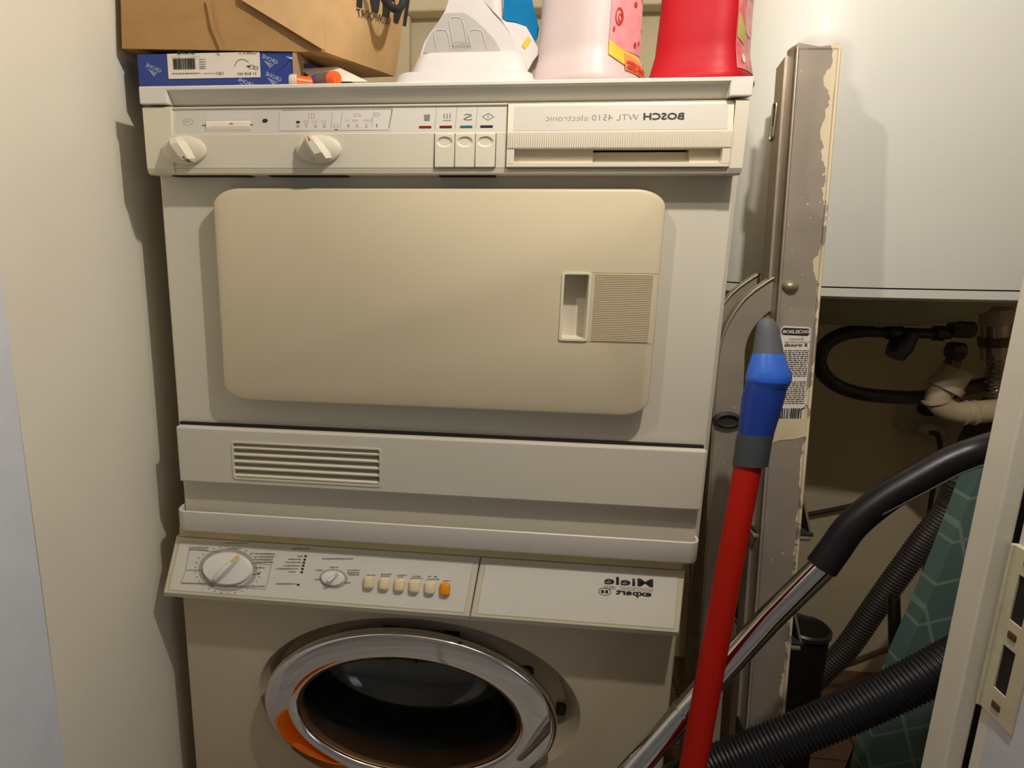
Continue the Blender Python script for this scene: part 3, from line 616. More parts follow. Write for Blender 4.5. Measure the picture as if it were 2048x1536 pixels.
for par, a0, a1 in ((cpn, wxl, lambda w: lp(.0505, .0602, w)), (dwn, lambda w: lp(.0518, .0615, w), wxr)):
    bm = bmesh.new(); polyfill(bm, [wf(a0(.06)+.0065, .075), wf(a1(.06)-.0065, .075), wf(a1(.9)-.0065, .90), wf(a0(.9)+.0065, .90)]); obj('panel_face', bm, M['wface'], par)
    pr = Print(wf2)
    pr.line((a0(.06)+.0062, .072), (a1(.06)-.0062, .072), .006); pr.line((a0(.9)+.0062, .90), (a1(.9)-.0062, .90), .006)
    t_ = .0005
    pr.poly([(a0(.06)+.0062, .072), (a0(.06)+.0062+t_, .072), (a0(.9)+.0062+t_, .9), (a0(.9)+.0062, .9)]); pr.poly([(a1(.06)-.0062, .072), (a1(.06)-.0062-t_, .072), (a1(.9)-.0062-t_, .9), (a1(.9)-.0062, .9)])
    pr.done(M['ivory'], par, 'face_edge')
def wq(u, v):                                                                   # sight line onto the washer panel face -> (x, w)
    b_ = (YT-YBm)/(ZT-ZBm); p = PL(u, v, YBm-b_*ZBm, b_); return p.x, (p.z-ZBm)/(ZT-ZBm)
def wpos(u, v):
    x, w = wq(u, v); return Vector(fw(x, w))
TW = math.atan2(YT-YBm, ZT-ZBm)
q = wpos(456, 1137); kb = knob('programme_knob', q.x, q.z, .0312, q.y-.0004, math.radians(62), .014, M['wknob'], cpn, M['yellow'], .93, .13, TW)
q = wpos(666, 1156); knob('speed_knob', q.x, q.z, .0140, q.y-.0004, math.radians(62), .010, M['wknob'], cpn, M['yellow'], .9, .17, TW)
for u, v, a_, b_, t_, n_ in ((456, 1139, .0365, .36, .0050, 44), (667, 1157, .0168, .162, .0026, 32)):
    pr = Print(wf2); x, w = wq(u, v); pr.ring(x, w, a_, b_, t_, n_); pr.done(M['lgrey'], cpn, 'dial_ring')
pr = Print(lambda x, w: tuple(Vector(fw(x, w))+fn*.0013))
x0, w0 = wq(456, 1139)
for i in range(30):
    t = 2*PI*i/30; pr.rect(x0+.0405*math.cos(t), w0+.395*math.sin(t), .0016, .014)
def wl(u0, v0, u1, v1, t=.0004):
    a, b = wq(u0, v0), wq(u1, v1)
    if abs(a[0]-b[0]) < .012: pr.poly([(a[0]-t/2, a[1]), (a[0]+t/2, a[1]), (b[0]+t/2, b[1]), (b[0]-t/2, b[1])])
    else: pr.line(a, b, t/.0675*1.0)
wl(372, 1140, 410, 1140); wl(380, 1098, 372, 1140); wl(380, 1098, 440, 1104); wl(372, 1142, 362, 1165); wl(505, 1112, 548, 1114); wl(500, 1106, 552, 1109); wl(544, 1128, 532, 1178); wl(362, 1165, 532, 1178); wl(505, 1118, 546, 1122); wl(500, 1126, 545, 1129)
def ws(u0, u1, v, h=.0011):
    a, b = wq(u0, v), wq(u1, v); s0 = random.getstate(); x = min(a[0], b[0])
    while x < max(a[0], b[0]):
        L = random.uniform(.0008, .0026); pr.rect(x+L/2, lp(a[1], b[1], (x-a[0])/(b[0]-a[0])), L, h/.0675*random.uniform(.6, 1)); x += L+.0004
for u0, u1, v in ((447, 492, 1086), (379, 418, 1095), (379, 414, 1099), (456, 478, 1097), (512, 549, 1107), (520, 549, 1113), (515, 547, 1118), (512, 545, 1124), (365, 440, 1166), (450, 530, 1172), (510, 530, 1135), (500, 518, 1148), (584, 618, 1097),
                  (596, 605, 1112), (578, 602, 1118), (572, 602, 1124), (568, 598, 1131), (552, 594, 1137), (578, 592, 1143), (552, 590, 1167), (645, 706, 1117), (660, 674, 1134), (695, 718, 1140), (695, 718, 1145), (698, 718, 1149), (632, 645, 1140), (630, 642, 1158), (688, 700, 1165), (658, 672, 1170),
                  (734, 748, 1150), (762, 784, 1148), (762, 776, 1152), (795, 812, 1150), (796, 808, 1154), (826, 840, 1152), (822, 844, 1156), (856, 860, 1152), (868, 872, 1153), (854, 875, 1158), (886, 902, 1161)): ws(u0, u1, v)
pr.done(M['greyp'], cpn, 'small_print')
pr = Print(lambda x, w: tuple(Vector(fw(x, w))+fn*.0013))
for u, v in ((612, 1112), (610, 1119), (608.5, 1125), (607, 1131), (605.5, 1137.5), (604, 1144)): x, w = wq(u, v); pr.disc(x, w, .0017, .016, 14)
x, w = wq(597, 1169); pr.rect(x, w, .0032, .026); x, w = wq(518, 1147); pr.disc(x, w, .0014, .014, 12)
pr.done(M['black'], cpn, 'indicator_dots')
bw, bh = .0118, .0145
for i, u in enumerate((738.5, 769, 799.5, 829, 860, 890.5)):
    c_ = wpos(u, lp(1164.5, 1178, i/5)) ; up_ = Vector((0, YT-YBm, ZT-ZBm)).normalized()
    rings = []
    for d, h in ((0, 0), (0, .004), (.0006, .0055), (.0020, .0064)):
        rings.append([c_ + Vector((1, 0, 0))*p[0] + up_*p[1] + fn*h for p in rr(-bw/2+d, bw/2-d, -bh/2+d, bh/2-d, .0040-d*.8, .0034-d*.7, 5)])
    bt = obj('push_button', loft(rings), M['orange' if i == 5 else 'cream'], cpn, 40)
    if i == 5: bt['label'] = 'orange push button'
x, w = wq(1306, 1174)
pr = Print(wf2); pr.text('Miele', x, w, .0530, .125, -.0, .018)
x, w = wq(1303, 1193); pr.text('expert', x, w, .0385, .085, 0, .03)
x, w = wq(1209, 1183); pr.ring(x, w, .0068, .062, .0006, 28); pr.rect(x-.0022, w, .003, .05); pr.rect(x+.0022, w, .003, .05)
pr.done(M['black'], dwn, 'lettering')
x, w = wq(1305, 1182); pr = Print(wf2); pr.text('NOVOTRONIC  V8830', x, w-.02, .0525, .062, 0, -.01); pr.done(M['greyp'], dwn, 'lettering')

# ================================================================== THINGS ON THE DRYER LID
TZ = 1.0940
a, b = P(277, 163, .004), P(588, 163, .004); bt_ = P(450, 101, .002).z-.0012
cb = thing('cardboard_box', 'blue printed carton with a white label under the paper bag', 'box', ((a.x+b.x)/2, .12, TZ))
obj('carton', box(a.x, b.x, .004, .24, TZ, bt_, .0012), M['bluebox'], cb)
obj('carton_edge', box(b.x-.0005, b.x+.0035, .003, .26, TZ, bt_-.001), M['cardedge'], cb)
l0, l1 = P(338, 158, .004), P(519, 100, .004)
obj('label', box(l0.x, l1.x, .0032, .0042, l0.z, bt_-.0004), M['paper'], cb)
pf = flat(.0031); pr = Print(pf)
def bp_(u, v): q = P(u, v, .0035); return q.x, q.z
x, z = bp_(392, 108.5); pr.text('GROHE', x, z, .0200, .0040, 0, .01)
for k in range(3): pr.ring(bp_(371, 108)[0], z-.0003, .0165-k*.0035, .0050-k*.0008, .0004, 20, PI*1.1, PI*1.9)
x, z = bp_(514, 108); pr.text('Costa L S', x, z, .0185, .0030, 0, .0)
xx = bp_(347, 130)[0]
while xx < bp_(391, 130)[0]:
    w_ = random.choice((.0004, .0008, .0013)); pr.rect(xx+w_/2, bp_(370, 128)[1], w_, .0105); xx += w_+random.choice((.0004, .0007))
for v in (119, 124, 128.5, 133, 137): pr.scrawl(bp_(399, v)[0], bp_(412, v)[0], bp_(405, v)[1], .0008)
pr.scrawl(bp_(345, 147)[0], bp_(402, 147)[0], bp_(380, 147)[1], .0010); pr.scrawl(bp_(408, 147)[0], bp_(432, 147)[0], bp_(420, 147)[1], .0007)
for u in (437, 444): x, z = bp_(u, 147); pr.ring(x, z, .0020, .0014, .0005, 14)
x, z = bp_(514, 150); pr.text('31 818 001', x, z, .0205, .0026, 0, 0)
x, z = bp_(488, 131); pr.ring(x-.0015, z-.002, .0085, .0080, .0005, 20, .6, PI*.95); x, z = bp_(503, 134); pr.ring(x, z, .0036, .0020, .0006, 16); pr.ring(x+.005, z-.0012, .0024, .0017, .0006, 14); pr.line((x-.005, z+.001), (x, z+.0002), .0008)
pr.done(M['black'], cb, 'label_print')
pr = Print(lambda x, z: (x, .0036, z))
for u, v in ((305, 137), (538, 120), (545, 155), (297, 106), (490, 166)):
    x, z = bp_(u+16, v+9)
    if z > bt_-.010 or z < TZ-.004: continue
    pr.text('GROHE', x, z, .0175, .0040, -.40, .004)
    for k in range(4): pr.line((x-.0035-k*.0012, z-.0003-k*.0010), (x-.0140+k*.0014, z+.0040-k*.0014), .0005)
pr.done(M['boxprint'], cb, 'carton_print')
# second carton, turned, under the bag
c2 = thing('cardboard_box', 'dark blue carton set at an angle behind the orange glue sticks', 'box', (-.06, .13, TZ))
pts = [P(596, 163, .03), P(720, 163, .16)]
A = Vector((pts[0].x+.008, .030, TZ)); B = Vector((P(742, 160, .20).x, .20, TZ)); 
obj('carton', prism([A, B, B+Vector((-.06, .06, 0)), A+Vector((.012, .20, 0))], (0, 0, bt_-.004-TZ)), M['bluebox2'], c2)
pr = Print(lambda x, z: tuple(A.lerp(B, (x-A.x)/(B.x-A.x))+Vector((.0005, -.0005, z-TZ))))
for u, v in ((613, 112), (640, 120)): q = P(u, v, .05); pr.rect(q.x, min(q.z, bt_-.007), .006, .003, .002)
pr.done(M['boxprint'], c2, 'carton_print')
# leaflet
ps = [P(596, 138, .022), P(674, 133.5, .05), P(735, 163, .05), P(640, 163, .022)]
tag(obj('leaflet', prism(ps, (0, .0012, .0004)), M['leaflet']), 'folded white leaflet leaning behind the orange glue sticks', 'leaflet')
# glue sticks
g1 = thing('glue_stick', 'glue stick lying with its orange cap toward the left on the dryer lid', 'glue stick', P(600, 154, .0), 'glue sticks on the dryer lid')
A, B = P(586, 153, -.006), P(640, 158, .014); A.z = B.z = TZ+.0068
obj('orange_barrel', tube([A, A.lerp(B, .1), B], [.0050, .0062, .0064], 18), M['orangecap'], g1, 40)
obj('cloudy_cap', tube([A+Vector((-.0035, -.0008, 0)), A+Vector((-.002, -.0006, 0)), A+Vector((.004, .0005, 0))], [.0055, .0068, .0068], 18), M['clearcap'], g1, 40)
g2 = thing('glue_stick', 'glue stick with a blue printed wrap and an orange end on the lid', 'glue stick', P(650, 152, .0), 'glue sticks on the dryer lid')
A, B = P(612, 151, .02), P(672, 152.5, -.008); A.z += 0; q0 = TZ+.0085; A.z = B.z = q0
obj('wrap', tube([A.lerp(B, .30), A.lerp(B, .86)], .0078, 18), M['gluelabel'], g2, 40)
obj('yellow_band', tube([A.lerp(B, .08), A.lerp(B, .30)], .0077, 18), M['glueyellow'], g2, 40)
obj('orange_end', tube([A.lerp(B, .86), A.lerp(B, .97), A.lerp(B, 1.04)], [.0077, .0074, .0058], 18), M['orangecap'], g2, 40)
# paper bag: a carrier lying on the cartons, its folded bottom toward us
yb0 = .002
zb = P(450, 101, yb0).z
pb = thing('paper_bag', 'brown kraft paper carrier bag lying on top of the blue cartons', 'bag', (-.2, .1, bt_))
c00 = P(244, 97, yb0); c10 = P(650, 104, yb0)
def atz(u, v, z):
    d = ray(u, v); return CAM + d*((z-CAM.z)/d.z)
cR = P(791, 153, .165)
tp = .26
rnd = lambda s: Vector((0, 0, 0))
LT, RT = c00+Vector((.0, .018, tp-.1)), c10+Vector((-.003, .02, tp-.1))
RB = Vector((P(820, 0, .165).x+.006, .165, LT.z)); LB = Vector((c00.x+.03, .20, LT.z)); lb = Vector((c00.x+.02, .19, c00.z))
bm = bmesh.new()
def grid(bm, A, B, Cc, D, nx, nz, amp, seed):
    nrm = (B-A).cross(D-A).normalized(); g = [[None]*(nz+1) for _ in range(nx+1)]
    for i in range(nx+1):
        for k in range(nz+1):
            s, t = i/nx, k/nz; p = A.lerp(B, s).lerp(D.lerp(Cc, s), t)
            e = min(s, 1-s, t*1.0)*4; e = min(1, e)
            g[i][k] = bm.verts.new(p+nrm*amp*e*noise.noise((s*2.6+seed, t*2.2, seed)))
    for i in range(nx):
        for k in range(nz): bm.faces.new((g[i][k], g[i+1][k], g[i+1][k+1], g[i][k+1]))
grid(bm, c00, c10, RT, LT, 16, 10, .002, 2.1)
obj('bag_bottom', bm, M['kraftd'], pb, 40)
bm = bmesh.new(); grid(bm, c10, cR, RB, RT, 14, 10, .012, 5.7); obj('bag_front', bm, M['kraft'], pb, 40)
bm = bmesh.new(); grid(bm, c00, lb, LB, LT, 8, 8, .004, 7.7); grid(bm, lb, cR, RB, LB, 8, 8, .004, 8.7); polyfill(bm, [c00, c10, cR, lb]); obj('bag_sides', bm, M['kraftd'], pb, 40)
# folded flaps of the bag bottom
f1 = [P(480, -3, yb0+.012), P(646, 0, yb0+.012), P(650, 99, yb0-.004), P(640, 96, yb0-.004)]
ff_ = [P(470, -60, yb0+.012), P(650, -60, yb0+.014), P(650, 101, yb0-.004), P(638, 95, yb0-.004), P(482, 0, yb0+.002)]
obj('bottom_flap', prism([p+Vector((0, -.0022, 0)) for p in ff_], (0, .0010, 0)), M['kraft'], pb)
f2 = [P(247, 96, yb0-.001), P(246, -50, yb0+.010), P(440, -40, yb0+.010), P(412, 0, yb0+.004)]
f3 = [P(420, 0, yb0+.004), P(428, 50, yb0), P(447, 101, yb0-.002), P(442, 101, yb0-.002), P(422, 52, yb0), P(412, 0, yb0+.004)]
obj('crease', prism([p+Vector((0, -.0012, 0)) for p in f3], (0, .0006, 0)), M['kraftd'], pb)
# writing on the bag front, following its bulges
nb = (cR-c10).cross(RT-c10).normalized()
def BF(a, t, g=.0012):
    e = min(1, min(a, 1-a, t)*4); p = c10.lerp(cR, a).lerp(RT.lerp(RB, a), t)
    return p + nb*(.012*e*noise.noise((a*2.6+5.7, t*2.2, 5.7)) + g)
def pix(p):
    d = p-CAM; z = d.dot(fwd); return Vector((1024+SHX+F*d.dot(rgt)/z, 768-F*d.dot(upv)/z))
def bagst(u, v):
    a, t = .6, .4
    for _ in range(25):
        p0 = pix(BF(a, t)); pa = (pix(BF(a+.01, t))-p0)*100; pt_ = (pix(BF(a, t+.01))-p0)*100
        r = Vector((u, v))-p0; dt = pa.x*pt_.y-pa.y*pt_.x; a += .7*(r.x*pt_.y-r.y*pt_.x)/dt; t += .7*(pa.x*r.y-pa.y*r.x)/dt
    return a, t
for txt, q1, q0, hh_, bo in (('NIEUWPOORT', (780, 52), (715, 33), .055, 0), ('KARA', (813, 45), (712, 3), .45, .05)):
    (a1, t1), (a0_, t0) = bagst(*q1), bagst(*q0)
    pr = Print(lambda x, w: tuple(BF(a1+x*(a1-a0_), t1+x*(t1-t0)+w*hh_))); pr.text(txt, 0, 0, 1, 1, 0, bo); pr.done(M['black'], pb, 'lettering')
h0, h1 = P(762, -60, .06), P(830, -60, .12)
obj('cord_handle', tube(smoothpath([P(762, -50, .05), P(768, -5, .055), P(785, 16, .065), P(803, 12, .08), P(812, -30, .09)], 8), .0042, 10), M['black'], pb, 60)

# steam iron on its stand
si = thing('steam_iron', 'white steam iron with a blue water tank parked on the dryer lid', 'iron', (.02, .06, TZ))
a, b = P(784, 150, -.005), P(1074, 148, -.005)
z1 = P(930, 142, -.005).z
def tier(x0, x1, y0, y1, z0, z1, ins, r, nm):
    f = lambda d, z: [(p[0], p[1], z) for p in rr(x0+d, x1-d, y0+d, y1-d, r, r, 5)]
    return obj(nm, loft([f(0, z0), f(ins*.15, z0+(z1-z0)*.3), f(ins*.2, z0+(z1-z0)*.36), f(ins*.7, z0+(z1-z0)*.9), f(ins, z1)]), M['iron'], si, 40)
tier(a.x, b.x, -.012, .11, TZ, z1, .006, .018, 'stand_plate')
a2, b2 = P(818, 138, .0), P(1058, 138, .0); z2 = P(930, 101, .004).z
tier(a2.x, b2.x, .0, .10, z1-.001, z2, .010, .014, 'stand_step')
out = [(840, 112), (848, 86), (860, 66), (875, 46), (890, 22), (902, -12), (908, -70), (955, -70), (960, -8), (984, 24), (1008, 50), (1026, 76), (1040, 105), (1048, 142)]
obj('heel_body', prism([P(u, v, .022) for u, v in out], (0, .055, 0)), M['iron'], si)
inn = [(847, 106), (856, 78), (868, 58), (880, 38), (886, 29), (893, 26), (926, 25.5), (935, 29), (950, 40), (970, 58), (988, 78), (1003, 104)]
obj('heel_panel', prism([P(u, v, .021) for u, v in inn], (0, .002, 0)), M['irong'], si)
pr = Print(lambda u, v: tuple(P(u, v, .0202)))
def arch(u0, u1, vt, vb, sk):
    pts = [(u0+sk, vb), (u0, vt+8), (u0+4, vt+2), (lp(u0, u1, .5), vt), (u1-4, vt+2), (u1, vt+8), (u1+sk, vb)]
    for p, q in zip(pts, pts[1:]): pr.line(p, q, 1.3)
arch(898, 926, 33, 92, 10); arch(868, 896, 58, 100, 6); arch(936, 966, 58, 96, 8); pr.done(M['iron'], si, 'heel_relief')
pr = Print(lambda u, v: tuple(P(u, v, .0200)))
pr.ring(922, 91, 18, 8.5, 1.0, 32)
def ptext(t, u, v, w, h):                                                      # px writing: x grows to the left in the mirrored print, v grows downward
    q = Print(lambda x, z: tuple(P(x, -z, .0200))); q.text(t, u, -v, w, h, 0, 0); return q
pr.done(M['greyp'], si, 'stamp')
ptext('QC', 929, 89, 10, 3.4).done(M['greyp'], si, 'stamp'); ptext('PASSED', 936, 94, 28, 4).done(M['greyp'], si, 'stamp')
blk = [(1000, 36), (1012, 43), (1032, 46), (1052, 53), (1060, 66), (1074, 92), (1080, 104), (1066, 122), (1054, 144), (1044, 130), (1036, 100), (1020, 66)]
obj('front_body', prism([P(u, v, .040) for u, v in blk], (0, .06, 0)), M['iron'], si)
obj('handle', prism([P(u, v, .050) for u, v in ((962, -70), (1004, -70), (1006, 40), (1012, 50), (990, 26), (966, 0))], (0, .03, 0)), M['iron'], si)
obj('water_tank', prism([P(u, v, .046) for u, v in ((1006, -70), (1052, -70), (1066, 8), (1074, 36), (1078, 58), (1075, 76), (1068, 88), (1060, 68), (1052, 52), (1030, 44), (1008, 40))], (0, .05, 0)), M['tank'], si)
obj('yellow_label', prism([P(u, v, .0392) for u, v in ((1044, 90), (1056, 72), (1062, 80), (1050, 98))], (0, .0006, 0)), M['yellow'], si)
# bottles
def bottle(name, label, cx, cy, prof, rot, e, m, cap_m):
    t = thing(name, label, 'bottle', (cx, cy, TZ), 'detergent bottles on the dryer lid'); n = 56
    cr, sr = math.cos(rot), math.sin(rot)
    def pt(th, z, grow=0):
        zs = [p[0] for p in prof]; i = max(j for j in range(len(prof)-1) if zs[j] <= z+1e-9 or j == 0); k = min(max((z-zs[i])/(zs[i+1]-zs[i]), 0), 1)
        k = k*k*(3-2*k)*.5+k*.5
        a = lp(prof[i][1], prof[i+1][1], k)+grow; b = lp(prof[i][2], prof[i+1][2], k)+grow; c, s = math.cos(th), math.sin(th)
        x, y = a*math.copysign(abs(c)**(2/e), c), b*math.copysign(abs(s)**(2/e), s)
        return (cx+x*cr-y*sr, cy+x*sr+y*cr, TZ+z)
    zt = prof[-1][0]; zz = [zt*i/36 for i in range(37)]
    obj('bottle_body', loft([[pt(2*PI*i/n, z) for i in range(n)] for z in zz]), m, t, 60)
    obj('cap', lathe_z((cx, cy), [(.018, TZ+zt-.002), (.020, TZ+zt), (.020, TZ+zt+.025), (.017, TZ+zt+.028)], 24), cap_m, t, 40)
    def patch(t0, t1, z0f, z1f, m_, nm, g=.0006, nn=14, nzz=14):
        bm = bmesh.new(); G = [[bm.verts.new(pt(lp(t0, t1, i/nn), lp(z0f(i/nn), z1f(i/nn), k/nzz), g)) for k in range(nzz+1)] for i in range(nn+1)]
        for i in range(nn):
            for k in range(nzz): bm.faces.new((G[i][k], G[i+1][k], G[i+1][k+1], G[i][k+1]))
        return obj(nm, bm, m_, t, 60)
    return t, pt, patch
cst = lambda v: (lambda s: v)
qa, qb = P(1077, 150, .015), P(1272, 150, .015)
cxw = (qa.x+qb.x)/2; hw_ = (qb.x-qa.x)/2
ROT = math.radians(-38)
prw = [(0, .046, .050), (.006, .049, .053), (.016, .046, .051), (.034, .043, .046), (.075, .0425, .044), (.14, .041, .042), (.17, .03, .032), (.185, .016, .016)]
tw, ptw, paw = bottle('detergent_bottle', 'pale pink detergent bottle between the iron and the red bottle', cxw+.004, .048, prw, ROT, 3.6, M['bottlew'], M['mauve'])
paw(math.radians(-28), math.radians(40), cst(.034), cst(.150), M['pinklabel'], 'label')
paw(math.radians(-28), math.radians(40), lambda s: lp(.027, .010, s), lambda s: lp(.040, .024, s), M['labely'], 'label_band', .0010)
paw(math.radians(-2), math.radians(40), lambda s: lp(.016, .008, s), lambda s: lp(.031, .020, s), M['labelo'], 'label_band', .0013)
paw(math.radians(168), math.radians(192), cst(.05), cst(.12), M['mauve'], 'back_label')
def onb(pt, t0, t1, z0, z1, sl): return lambda a, b: pt(lp(t1, t0, (-a) if a < 0 else a), lp(z0, z1, b)-sl*abs(a), .0017)
pr = Print(lambda a, b: ptw(math.radians(lp(-4, 42, 1+a)), .0100+b*.0085+(-a)*.0075, .0026)); pr.text('LITRES', 0, .1, .95, .85, 0, .03); pr.done(M['redp'], tw, 'lettering')
pr = Print(lambda a, b: ptw(math.radians(a), b, .0013))
pr.ring(-12, .062, 7, .008, 1.6, 18); pr.ring(-10, .061, 3.5, .004, 1.2, 14)
for a_, b_ in ((4, .078), (14, .045), (20, .085), (-20, .05), (24, .058), (6, .042)): pr.disc(a_, b_, 2.2, .0026, 8)
pr.done(M['redp'], tw, 'label_drawing')
qa, qb = P(1320, 148, .015), P(1508, 146, .015); cxr = (qa.x+qb.x)/2
prr = [(0, .047, .046), (.005, .0485, .0475), (.016, .0445, .0425), (.034, .0410, .0395), (.075, .0395, .0375), (.14, .038, .036), (.17, .03, .03), (.185, .016, .016)]
tr, ptr, par = bottle('detergent_bottle', 'red detergent bottle with a shrink label at the right end of the lid', cxr, .040, prr, math.radians(-30), 3.2, M['bottler'], M['broomred'])
par(math.radians(-32), math.radians(40), cst(.012), cst(.150), M['redlabel'], 'shrink_label')
par(math.radians(-30), math.radians(-8), lambda s: lp(.040, .034, s), lambda s: lp(.062, .050, s), M['labelg'], 'label_window', .0011)
pr = Print(lambda a, b: ptr(math.radians(a), b, .0014)); pr.disc(-14, .022, 5.0, .0040, 18); pr.ring(4, .062, 14, .018, 1.2, 24); pr.done(M['paper'], tr, 'label_print')
par(math.radians(172), math.radians(196), cst(.02), cst(.09), M['redlabel'], 'back_label')

# ================================================================== STEP LADDER
LA, LBs = -.028, .150                                    # plane of its near side: y = LA + LBs*z
def L(u, v, d=0): p = PL(u, v, LA, LBs); return p+Vector((0, d, 0))
sl = thing('step_ladder', 'folded aluminium stepladder spattered with cream paint beside the dryer', 'ladder', (.39, LA+.05, 0))
e1, e0 = L(1676, 150), L(1575, 1300); eb = (e1.x-e0.x)/(e1.z-e0.z); ea = e0.x-eb*e0.z
M['alu'] = alu('paint_smeared_aluminium', (ea, eb)); M['alu2'] = alu('spotted_aluminium')
def foot(p, q):                                            # run the line p->q down to the floor
    k = p.z/(p.z-q.z); return p+(q-p)*k
tl, tr_ = L(1592, 96), L(1682, 96); ml, mr = L(1560, 640), L(1645, 640); bl, br_ = foot(tl, L(1497, 1380)), foot(tr_, L(1573, 1380))
stile = [tl, tr_, br_, bl]
D = .022
def channel(w0, w1, dy, nm, m, th=.004):
    """C-section upright: web toward the viewer, flanges running back"""
    (a, b), (c, d) = w0, w1; off = Vector((0, dy, 0)); bm = bmesh.new()
    u = (b-a).normalized()*th
    prism([a, b, d, c], (0, th, 0), bm); prism([a, a+u, c+u, c], off, bm); prism([b-u, b, d, d-u], off, bm)
    o = obj(nm, bm, m, sl); return o
ns = channel((tl, tr_), (bl, br_), D, 'stile', M['alu'])
# rounded cap, bent over at the top
cap = [L(1592, 100), L(1593, 90), L(1598, 85), L(1612, 88), L(1640, 93), L(1662, 90), L(1674, 84), L(1681, 86), L(1682, 100)]
obj('stile_cap', prism(cap, (0, D+.004, 0)), M['alu'], ns)
obj('raised_bead', tube([tl+Vector((.0015, -.001, 0)), bl+Vector((.0015, -.001, 0))], .0018, 8), M['alu2'], ns, 60)
obj('raised_bead', tube([tr_+Vector((-.0015, -.001, 0)), br_+Vector((-.0015, -.001, 0))], .0018, 8), M['alu'], ns, 60)
# side web of the ladder behind, with the hand slot
back = Vector((0.012, .16, 0))
o2 = Vector((-.0005, D, 0)); sw = .024
f0, f1_ = tl+o2, foot(tl, L(1497, 1380))+o2
side = obj('stile_flange', prism([tl+Vector((-.003, D, -.004)), tl+Vector((-.003, D+sw, -.012)), bl+Vector((-.003, D+sw, 0)), bl+Vector((-.003, D, 0))], (.003, 0, 0)), M['alu2'], ns)
sc = PX(1588, 200, tl.x)
cut(side, [box(tl.x-.03, tl.x+.03, tl.y+D+.004, tl.y+D+.014, 1.065, 1.10)])
obj('slot_rim', tube(smoothpath([(tl.x-.0045, tl.y+D+.004, 1.066), (tl.x-.0045, tl.y+D+.004, 1.099), (tl.x-.0045, tl.y+D+.009, 1.103), (tl.x-.0045, tl.y+D+.014, 1.099), (tl.x-.0045, tl.y+D+.014, 1.066), (tl.x-.0045, tl.y+D+.009, 1.062), (tl.x-.0045, tl.y+D+.004, 1.066)], 4), .0012, 6), M['rung'], ns)
LW = .10
tq = Vector((.018, LW, -.02)); fs = channel((tl+tq, tr_+tq), (bl+Vector((.018, LW, 0)), br_+Vector((.018, LW, 0))), -.015, 'stile', M['alu2'])
q = L(1580, 573); 
obj('rivet', loft([[q+Vector((r*math.cos(2*PI*i/16), -h, r*.75*math.sin(2*PI*i/16))) for i in range(16)] for r, h in ((.0095, 0), (.0085, .003), (.006, .006), (.002, .0075))]), M['rung'], ns, 60)
# rear legs: a bent hook at the top, straight below
def rear(d, dx, m):
    outer = [(1562, 556), (1545, 566), (1520, 583), (1498, 602), (1480, 625), (1464, 652), (1452, 684), (1445, 720), (1440, 770), (1437, 820)]
    inner = [(1565, 618), (1553, 625), (1540, 634), (1528, 646), (1516, 662), (1506, 682), (1500, 704), (1499, 735), (1497, 780), (1495, 830)]
    O_ = [L(u+dx, v, .004) for u, v in outer]; I_ = [L(u+dx, v, .004) for u, v in inner]
    O_.append(foot(O_[-1], L(1408+dx, 1300, .004))); I_.append(foot(I_[-1], L(1462+dx, 1300, .004)))
    bm = bmesh.new(); th = Vector((0, .014, 0)); A0 = [bm.verts.new(p+Vector((0, d, 0))) for p in O_]; B0 = [bm.verts.new(p+Vector((0, d, 0))) for p in I_]
    A1 = [bm.verts.new(v.co+th) for v in A0]; B1 = [bm.verts.new(v.co+th) for v in B0]
    for i in range(len(O_)-1):
        bm.faces.new((A0[i], B0[i], B0[i+1], A0[i+1])); bm.faces.new((A1[i], A1[i+1], B1[i+1], B1[i])); bm.faces.new((A0[i], A0[i+1], A1[i+1], A1[i])); bm.faces.new((B0[i], B1[i], B1[i+1], B0[i+1]))
    bm.faces.new((A0[0], A1[0], B1[0], B0[0])); bm.faces.new((A0[-1], B0[-1], B1[-1], A1[-1]))
    lg = obj('rear_leg', bm, m, sl, 25)
    e_ = tube([p+Vector((0, d-.001, 0)) for p in O_], .0018, 8); obj('leg_edge', e_, M['rung'], lg, 60)
    return lg
rl = rear(.014, 0, M['alu2']); rear(.07, 3, M['alu2'])
q = L(1462, 847, .016); obj('leg_eyelet', loft([[q+Vector((r*math.cos(2*PI*i/20), -h, r*.62*math.sin(2*PI*i/20))) for i in range(20)] for r, h in ((.0165, 0), (.0165, .004), (.012, .006), (.010, .003))], True, True), M['rubber'], rl, 40)
# treads between the two sides
for i, (v, u0, u1) in enumerate(((830, 0, 0), (1078, 1510, 1628), (1300, 1500, 1608), (1500, 0, 0))):
    p = L(1600, v); xl = p.x-.045; xr = p.x+.028; z = p.z
    if u1: xl = L(u0, v).x; xr = L(u1, v).x
    else: xr = p.x-.004; xl = p.x-.026
    t = obj('tread', box(xl, xr, p.y+.0065, p.y+LW-.001, z-.006, z, .002), M['rung'], sl)
    obj('tread_rubber', box(xl+.002, xr+.003, p.y+.008, p.y+LW-.002, z-.0005, z+.004, .001), M['treadr'], t)
    if u1: obj('tread_nose', prism([Vector((xr, p.y+.010, z)), Vector((xr+.002, p.y+.010, z)), Vector((xr-.016, p.y+.022, z+.075)), Vector((xr-.020, p.y+.022, z+.075))], (0, LW-.03, 0)), M['rung'], t)
bot = L(1540, 1460); obj('stile_foot', prism([bl+Vector((-.003, -.003, 0)), br_+Vector((.003, -.003, 0)), lp(br_, tr_, .32)+Vector((.003, -.003, 0)), lp(bl, tl, .32)+Vector((-.003, -.003, 0))], (0, D+.006, 0)), M['rubber'], ns)
